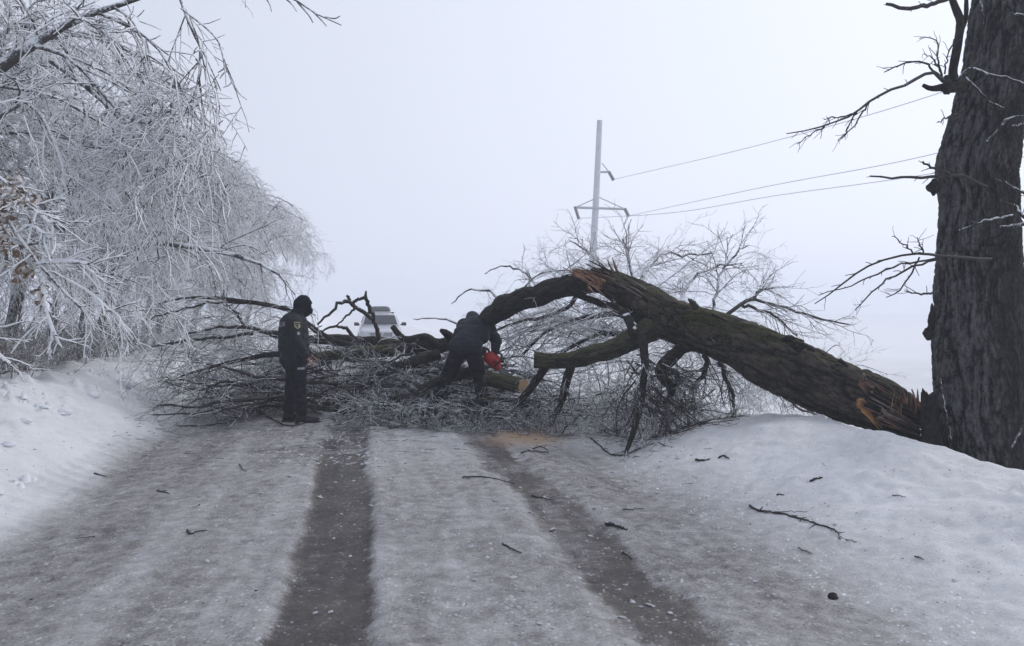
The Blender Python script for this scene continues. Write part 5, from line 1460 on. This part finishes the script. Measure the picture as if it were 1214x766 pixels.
    v, q = join([(v, q)] + segs); em = link("emblem", mesh_np("emblem", v, q, None, [chrome]), t); em.location = (0, -2.34, .635)
    for s in (-1, 1):
        p = np.array([[(s * .1, -1.13, 1.0), (s * .1 + .25, -1.1, 1.03), (s * .1 + .5, -1.08, 1.045)]], float); v, q = tubes(p, np.full((1, 3), .009), 5); link("wiper", mesh_np("wiper", v, q, None, [blk]), t)
car()

# ------------------------------------------------------------------ power line
def power():
    Yp = 60.0
    conc = simple("pale_concrete_pole", (.5, .51, .53), .85, .10, 3); steel = simple("galvanised_steel", (.34, .345, .36), .6, .2, metal=.3); ins = simple("brown_glass_insulator", (.12, .11, .11), .3, .2)
    b = P(699, 392, Yp); b[2] = -.9
    t = thing("power_pole", "slightly leaning concrete power pole standing in the fog beyond the fallen tree", "power pole", b)
    W = np.array([np.r_[b, .30], np.r_[P(702.5, 315, Yp), .27], np.r_[P(707, 230, Yp), .235], np.r_[P(711, 143, Yp), .20]])
    p, r = polyline(W, 20); v, q = tubes(p, r, 18)
    bm = bmesh.new(); me = mesh_np("shaft", v - np.array(b), q, None, [conc]); bm.from_mesh(me); bmesh.ops.holes_fill(bm, edges=bm.edges[:]); bm.to_mesh(me); bm.free(); link("shaft", me, t)
    def bar(nm, a, c, rr, mat_, parent=t, K=6):
        p, r = polyline(np.array([np.r_[a, rr], np.r_[(np.array(a) + np.array(c)) / 2, rr], np.r_[c, rr]]), K); v, q = tubes(p, r, 6); return part(nm, v, q, mat_, parent)
    A = lambda px, py, dy=0: P(px, py, Yp + dy)
    bar("crossarm", A(682, 246, -1.2), A(741, 248, 1.2), .10, steel)
    bar("crossarm_brace", A(682, 246, -1.2), A(707, 235, 0), .04, steel); bar("crossarm_brace", A(741, 248, 1.2), A(708, 233, 0), .04, steel)
    bar("upper_arm", A(708, 204, 0), A(722, 204, .8), .09, steel); bar("upper_arm_brace", A(722, 204, .8), A(714, 194, 0), .04, steel)
    def insulator(a, c):
        p = [np.array(a) * (1 - f) + np.array(c) * f for f in np.linspace(0, 1, 17)]
        rr = [.05 if k % 2 else .13 for k in range(17)]
        P_ = np.array(p)[None]; v, q = tubes(P_, np.array(rr)[None], 10); part("insulator_string", v, q, ins, t)
    ends = {}
    for nm, a, c in (("top", A(722, 204, .8), A(727, 213, .3)), ("right", A(741, 248, 1.2), A(745, 256, .7)), ("left", A(682, 246, -1.2), A(686, 259, -1.7))):
        insulator(a, c); ends[nm] = c
    bar("jumper_wire", A(745, 256, .7), A(737, 275, 2.5), .03, steel)
    wm = simple("iced_wire", (.5, .51, .53), .6, .1)
    def wire(lb, pts, rr=.022):
        W = np.array([np.r_[a, rr] for a in pts]); p, r = polyline(W, 40); v, q = tubes(p, r, 5)
        tag(part("power_wire", v, q, wm, None, origin=tuple(pts[0])), lb, "power line", "overhead wires of the power pole")
    wire("uppermost thin wire running from the pole's short top arm up to the right", [ends["top"], P(900, 172, 46), P(1115, 110, 36), P(1500, -30, 26)])
    wire("middle thin wire running from the pole's right crossarm end to the right", [ends["right"], P(905, 222, 46), P(1110, 182, 38), P(1480, 80, 28)])
    wire("lowest thin wire that passes behind the pole from its left crossarm end", [ends["left"], P(800, 252, 52), P(920, 232, 46), P(1110, 205, 40), P(1450, 140, 31)])
    wire("faint wire leaving the left crossarm end into the fog at lower left", [ends["left"], P(668, 282, 78), P(645, 310, 110), P(632, 330, 150)], .03)
power()

# ------------------------------------------------------------------ loose things on the road and banks
def gz(x, y): return float((hgt(np.array([x]), np.array([y])) + relief(np.array([x]), np.array([y])))[0])
def on_ground(px, py):
    """where the line of sight through a photo point meets the ground"""
    Y = np.linspace(3, 16, 2600); x = (px - CX) / F * Y; zl = CAMH - (py - HY) / F * Y
    k = np.argmax(hgt(x, Y) + relief(x, Y) >= zl); return x[k], Y[k]

def stick(pts, w, label, side=4, seed=0, lift=.008, cat="stick", name="fallen_stick"):
    rng = np.random.default_rng(seed)
    W = []
    for k, (px, py) in enumerate(pts):
        x, y = on_ground(px, py); W.append([x, y, gz(x, y) + lift, w * .38 * y / F * (1 - .5 * k / max(1, len(pts) - 1))])
    W = np.array(W); p, r = polyline(W, max(6, 5 * len(pts)))
    p[:, 1:-1] += rng.normal(0, .003, p[:, 1:-1].shape)
    p[0, :, 2] = np.maximum(p[0, :, 2], [gz(a, b) + .004 for a, b in p[0, :, :2]])
    t = thing(name, label, cat, W[0, :3])
    v, q = tubes(p, r, 7); part("stem", v, q, M['dark_twig'], t)
    if side:
        S0, D, rr, tt, _ = spawn(p, r, side, .1, 1, .5, 1.1, rng, .7, flat=.7)
        p2 = grow(S0, D, rng.uniform(.2, .8, side) * .12, 4, .12, 0, rng, .004)
        v, q = tubes(p2, taper(np.maximum(rr, .0025), 4, .5), 5); tag(part("side_twigs", v, q, M['dark_twig'], t), kind='stuff')

stick([(889, 601), (898, 606), (920, 609), (945, 615), (968, 622), (990, 630), (996, 640)], 4, "long knobbly twig lying on the right snow slope", 12, 1)
stick([(905, 609), (930, 608), (957, 608)], 1.6, "thin straight twig touching the long knobbly twig on the right slope", 0, 2)
stick([(222, 630), (226, 634), (247, 629)], 3.5, "bent dark stick on the dirty ice left of the dark wheel rut", 1, 3)
stick([(186, 583), (193, 584), (200, 586)], 2.5, "tiny dark twig above the bent stick on the left lane", 1, 4)
stick([(112, 562), (119, 564), (126, 566)], 2.5, "small dark twig near the left snowbank's foot", 0, 5)
stick([(284, 551), (287, 557), (292, 560)], 2, "tiny hooked twig on the left lane near the rut", 1, 6)
stick([(596, 646), (604, 650), (618, 657)], 3.5, "dark twig lying on the middle strip of the road", 1, 7)
stick([(719, 622), (728, 624), (743, 629)], 7, "chunky dark stick beside the right wheel rut", 1, 8)
stick([(618, 538), (632, 536), (651, 537)], 3, "dark twig in the sawdust patch", 2, 9)
stick([(632, 533), (640, 530), (650, 535)], 2.5, "short twig at the near edge of the sawdust", 2, 10)
stick([(548, 567), (570, 566), (585, 568), (610, 575)], 2.6, "thin twig across the road's middle above the rut", 3, 11)
stick([(630, 589), (645, 592), (656, 594)], 2.4, "thin dark twig at the top of the right rut", 2, 12)
stick([(738, 605), (750, 605), (763, 604)], 2, "fine twig right of the right rut's upper end", 0, 13)
stick([(738, 656), (745, 661), (749, 664)], 2.6, "short dark twig on the right lane", 0, 14)
stick([(825, 546), (833, 547), (842, 545)], 4, "dark bark sliver below the hanging spray", 1, 15)
stick([(852, 544), (858, 541), (864, 545)], 3.5, "dark bark sliver right of the other sliver under the spray", 0, 16)
stick([(960, 572), (967, 569), (975, 567)], 4, "short dark sliver high on the right slope", 0, 17)
stick([(921, 588), (930, 588)], 3, "pale short sliver on the right slope above the long twig", 0, 18)
stick([(1002, 641), (1016, 644)], 2, "small twig just past the tip of the long knobbly twig", 0, 19)
stick([(946, 651), (963, 658)], 2, "faint thin twig below the long knobbly twig", 2, 20)
stick([(1084, 661), (1095, 666)], 2.4, "small dark twig low on the right slope", 0, 21)
stick([(1058, 588), (1074, 591)], 1.6, "hair-thin twig in the middle of the right slope", 0, 22)
stick([(305, 487), (340, 505), (368, 500), (400, 499)], 3, "long thin branch on the ground at the officer's boots", 4, 23)
stick([(700, 520), (730, 541), (770, 528), (797, 531)], 3, "curved twig under the hanging spray on the snow", 5, 24)

# dark clod
bm = bmesh.new(); bmesh.ops.create_icosphere(bm, subdivisions=3, radius=.026)
for v in bm.verts:
    k = noise3(np.array([v.co.x * 50]), np.array([v.co.y * 50]), np.array([v.co.z * 50]), 4)[0]; v.co *= 1 + .45 * k; v.co.z *= .75
x, y = on_ground(988, 710)
o = bm_obj("dirt_clod", bm, simple("dark_earth", (.02, .017, .018), .9, .4, 60), None); o.location = (x, y, gz(x, y) + .012)
tag(o, "small dark clod of earth on the lower right snow slope", "clod")

# ice chunks and crumbs
ice = simple("broken_white_ice", (.42, .43, .46), .45, .12, 30, bmp=.3); ice2 = simple("broken_grey_ice", (.33, .33, .345), .4, .2, 30, bmp=.3)
def chunk_mesh(name, seed, flat=.35):
    bm = bmesh.new(); bmesh.ops.create_icosphere(bm, subdivisions=1, radius=1)
    rg = random.Random(seed)
    for v in bm.verts:
        k = rg.uniform(.65, 1.2); v.co.x *= k * rg.uniform(.9, 1.2); v.co.y *= k; v.co.z *= flat * rg.uniform(.7, 1.1)
    me = bpy.data.meshes.new(name); bm.to_mesh(me); bm.free(); return me
CH = [chunk_mesh("ice_chunk", s) for s in range(6)]
for me in CH: me.materials.append(ice)
rg = random.Random(12)
big = [(374, 727, 7), (392, 726, 9), (563, 558 + 120, 9), (705, 603, 7), (165, 660, 10), (770, 718, 9), (795, 728, 9), (738, 733, 12), (760, 720, 6), (800, 736, 7), (712, 716, 5), (885, 480 + 105, 5),
       (500, 704, 7), (563, 688, 8), (600, 604, 8), (640, 660, 8), (586, 594, 6), (440, 600, 7), (470, 617, 7), (455, 588, 6), (672, 590, 7), (628, 607, 6), (700, 636, 7), (655, 628, 9),
       (310, 585, 7), (325, 610, 8), (315, 602, 6), (345, 565, 9), (357, 540, 9), (365, 552, 8), (360, 530, 8), (435, 550, 9), (445, 545, 10), (450, 553, 8), (425, 540, 7), (380, 590, 6), (415, 660, 6), (300, 690, 8), (320, 745, 9), (200, 710, 6),
       (130, 700, 7), (1040, 755, 8), (895, 690, 7), (870, 650, 7), (820, 610, 8), (840, 655, 7), (780, 585, 7), (755, 570, 7), (640, 740, 9), (620, 735, 8), (655, 745, 9), (540, 730, 6), (480, 740, 7), (60, 720, 7)]
for k, (px, py, w) in enumerate(big):
    x, y = on_ground(px, py); r = w * .5 * y / F
    o = link("ice_chunk", CH[k % 6], None, (x, y, gz(x, y) + r * .15)); o.scale = (r * rg.uniform(.9, 1.4), r * rg.uniform(.7, 1.1), r); o.rotation_euler = (rg.uniform(-.2, .2), rg.uniform(-.2, .2), rg.uniform(0, 6.28))
    u_ = float(road_u(x, y))
    where = ("left lane" if u_ < -.5 else "dark left wheel rut" if u_ < .14 else "pale strip between the ruts" if u_ < 1.2 else "dark right wheel rut" if u_ < 1.85 else "right lane")
    depth = "near the photo's bottom" if py > 680 else "halfway up the road" if py > 600 else "toward the fallen branches"
    tag(o, "flat ice chunk on the %s, %s" % (where, depth), "ice chunk", "ice chunks on the %s, %s" % (where, depth))

def crumbs(name, n, xr, yr, dens, r0, r1, mat, seed, flat=.35, label=None, cat=None):
    rng = np.random.default_rng(seed)
    u = rng.uniform(*xr, n); y = rng.uniform(yr[0] ** .5, yr[1] ** .5, n) ** 2
    x = u * 1.018 - RS * y
    keep = rng.random(n) < dens(x, y, u); x, y = x[keep], y[keep]; n = len(x)
    z = hgt(x, y) + relief(x, y)
    base = np.array([(1, 0, -.3), (.4, .9, -.3), (-.6, .8, -.3), (-1, -.1, -.3), (-.4, -.9, -.3), (.6, -.8, -.3), (.6, .1, 1), (0, .5, 1), (-.55, .1, 1), (0, -.5, .9)])
    Fq = np.array([(0, 1, 7, 6), (1, 2, 8, 7), (2, 3, 8, 8), (3, 4, 9, 8), (4, 5, 9, 9), (5, 0, 6, 9), (6, 7, 8, 9)])
    tri = np.array([(0, 1, 7), (0, 7, 6), (1, 2, 7), (2, 8, 7), (2, 3, 8), (3, 4, 9), (3, 9, 8), (4, 5, 9), (5, 0, 6), (5, 6, 9), (6, 7, 8), (6, 8, 9)])
    r = r0 + (r1 - r0) * rng.random(n) ** 3
    sc = np.stack([r * rng.uniform(.8, 1.7, n), r * rng.uniform(.6, 1.1, n), r * flat * rng.uniform(.6, 1.4, n)], 1)
    a = rng.uniform(0, 6.28, n); ca, sa = np.cos(a), np.sin(a)
    B = base[None] * (1 + .25 * rng.normal(0, 1, (n, 10, 3))) * sc[:, None, :]
    V = np.stack([B[..., 0] * ca[:, None] - B[..., 1] * sa[:, None] + x[:, None], B[..., 0] * sa[:, None] + B[..., 1] * ca[:, None] + y[:, None], B[..., 2] + z[:, None]], -1).reshape(-1, 3)
    T = (tri[None] + (np.arange(n) * 10)[:, None, None]).reshape(-1, 3)
    o = link(name, mesh_np(name, V, T, None, [mat], smooth=False)); tag(o, label, cat, kind='stuff')
road_d = lambda x, y, u: np.clip(.1 + 1.1 * noise2(x * 1.7, y * 1.7, 7), .04, 1) * (.35 + .65 * (np.abs(u + .16) > .24))
crumbs("ice_crumbs", 4200, (-2.6, 3.4), (3.4, 12), road_d, .004, .022, ice, 1, label="loose crumbs of pale ice scattered over the road")
crumbs("grey_ice_crumbs", 7000, (-2.6, 3.6), (3.4, 12), road_d, .004, .016, ice2, 2, label="loose crumbs of grey slush ice scattered over the road")
crumbs("broken_ice_litter", 1300, (-1.6, 1.2), (8.3, 11), lambda x, y, u: np.exp(-((u + .4) / .9) ** 2), .006, .026, ice, 3, label="broken rime shards on the road before the branches")
crumbs("snow_clods", 3000, (-5.0, -2.9), (5.0, 17), lambda x, y, u: np.clip(.1 + .9 * noise2(x, y, 8), 0, 1), .012, .065, simple("ploughed_snow", (.76, .78, .82), .85, .04, 20, bmp=.4), 4, flat=.8, label="ploughed lumps of snow on the left bank")
crumbs("snow_crumbs", 3500, (2.6, 4.9), (3.6, 11), lambda x, y, u: np.clip(.5 + .5 * noise2(x * 1.4, y * 1.4, 18), 0, 1), .004, .012, simple("loose_snow", (.80, .81, .84), .85, .04, 20), 14, flat=.6, label="loose crumbs of snow on the right bank's slope")
crumbs("bark_crumbs", 1100, (-3.4, 4.6), (4.2, 13), lambda x, y, u: .15 + .85 * np.exp(-((y - 10.5) / 2.5) ** 2), .003, .011, simple("bark_bits", (.03, .025, .022), .9, .4), 5, flat=.4, label="dark bits of bark and bud sprinkled on the snow")
crumbs("sawdust_grains", 5000, (.9, 3.4), (8.8, 12), lambda x, y, u: np.exp(-((x - .15) / .55) ** 2 - ((y - 10.3) / .8) ** 2), .003, .007, simple("sawdust", (.50, .33, .20), .9, .2), 6, flat=.5, label="sawdust sprinkled on the snow by the cut log")

def litter():
    rng = np.random.default_rng(55); n = 420
    u = rng.uniform(-3.2, 4.4, n); y = np.abs(rng.normal(11, 2.0, n)); y = np.where(y > 11.5, 23 - y, y); y = np.clip(y, 4.5, 11.5); x = u * 1.018 - RS * y
    keep = rng.random(n) < np.where(y > 9, 1, .35); x, y = x[keep], y[keep]; n = len(x)
    a = rng.uniform(0, 6.28, n); S0 = np.stack([x, y, hgt(x, y) + relief(x, y) + .006], 1)
    G = grow(S0, np.stack([np.cos(a), np.sin(a), a * 0], 1), rng.uniform(.03, .16, n), 4, .15, 0, rng, .008); G[:, :, 2] = S0[:, 2:3] + .004
    v, q = tubes(G, taper(rng.uniform(.0018, .004, n), 4, .5), 4); o = part("twig_litter", v, q, M['dark_twig']); tag(o, "short broken twigs littering the ground before the branches", kind='stuff')
litter()

# a few larger ploughed clods on the left bank
for k, (px, py, w, lb) in enumerate(((148, 456, 26, "largest smooth clod of snow on the left bank"), (10, 528, 16, "grey-shadowed snow clod at the left edge of the photo"), (110, 470, 16, "rounded snow clod left of the largest clod"), (75, 490, 18, "snow clod midway along the left bank"), (222, 446, 14, "snow clod at the end of the left bank by the branches"), (205, 432, 18, "snow clod on the bank's far crest"), (180, 440, 14, "snow clod between the largest one and the far crest"), (30, 500, 14, "snow clod on the left bank above the edge clod"))):
    x, y = on_ground(px, py); r = w * .5 * y / F
    bm = bmesh.new(); bmesh.ops.create_icosphere(bm, subdivisions=4, radius=1)
    for v in bm.verts:
        c = v.co; n_ = fbm2(np.array([c.x * 1.3 + k * 7]), np.array([c.y * 1.3 + c.z * 1.7]), 4, 5)[0]; v.co = c * (1 + .28 * n_)
    o = bm_obj("snow_clod", bm, simple("clod_snow", (.78, .80, .84), .85, .04, 6, bmp=.5), None); o.location = (x, y, gz(x, y) + r * .1); o.scale = (r, r * .8, r * .55)
    tag(o, lb, "snow clod", "clods of ploughed snow on the left bank")

# ------------------------------------------------------------------ the fog
def haze():
    bm = bmesh.new(); bmesh.ops.create_cube(bm, size=1)
    x0, x1, y0, y1, z0, z1 = -420, 420, -80, 470, -2.6, 17.2
    for v in bm.verts: v.co = Vector((x0 if v.co.x < 0 else x1, y0 if v.co.y < 0 else y1, z0 if v.co.z < 0 else z1))
    me = bpy.data.meshes.new("haze"); bm.to_mesh(me); bm.free()
    m = bpy.data.materials.new("fog"); m.use_nodes = True; nt = m.node_tree; nt.nodes.clear()
    out = nt.nodes.new("ShaderNodeOutputMaterial"); pv = nt.nodes.new("ShaderNodeVolumePrincipled")
    pv.inputs["Color"].default_value = (.90, .93, 1.0, 1); pv.inputs["Density"].default_value = .0038; pv.inputs["Anisotropy"].default_value = .15
    nt.links.new(pv.outputs[0], out.inputs["Volume"]); me.materials.append(m)
    o = link("haze", me); tag(o, "even pale winter fog over the whole place", kind='stuff')
haze()
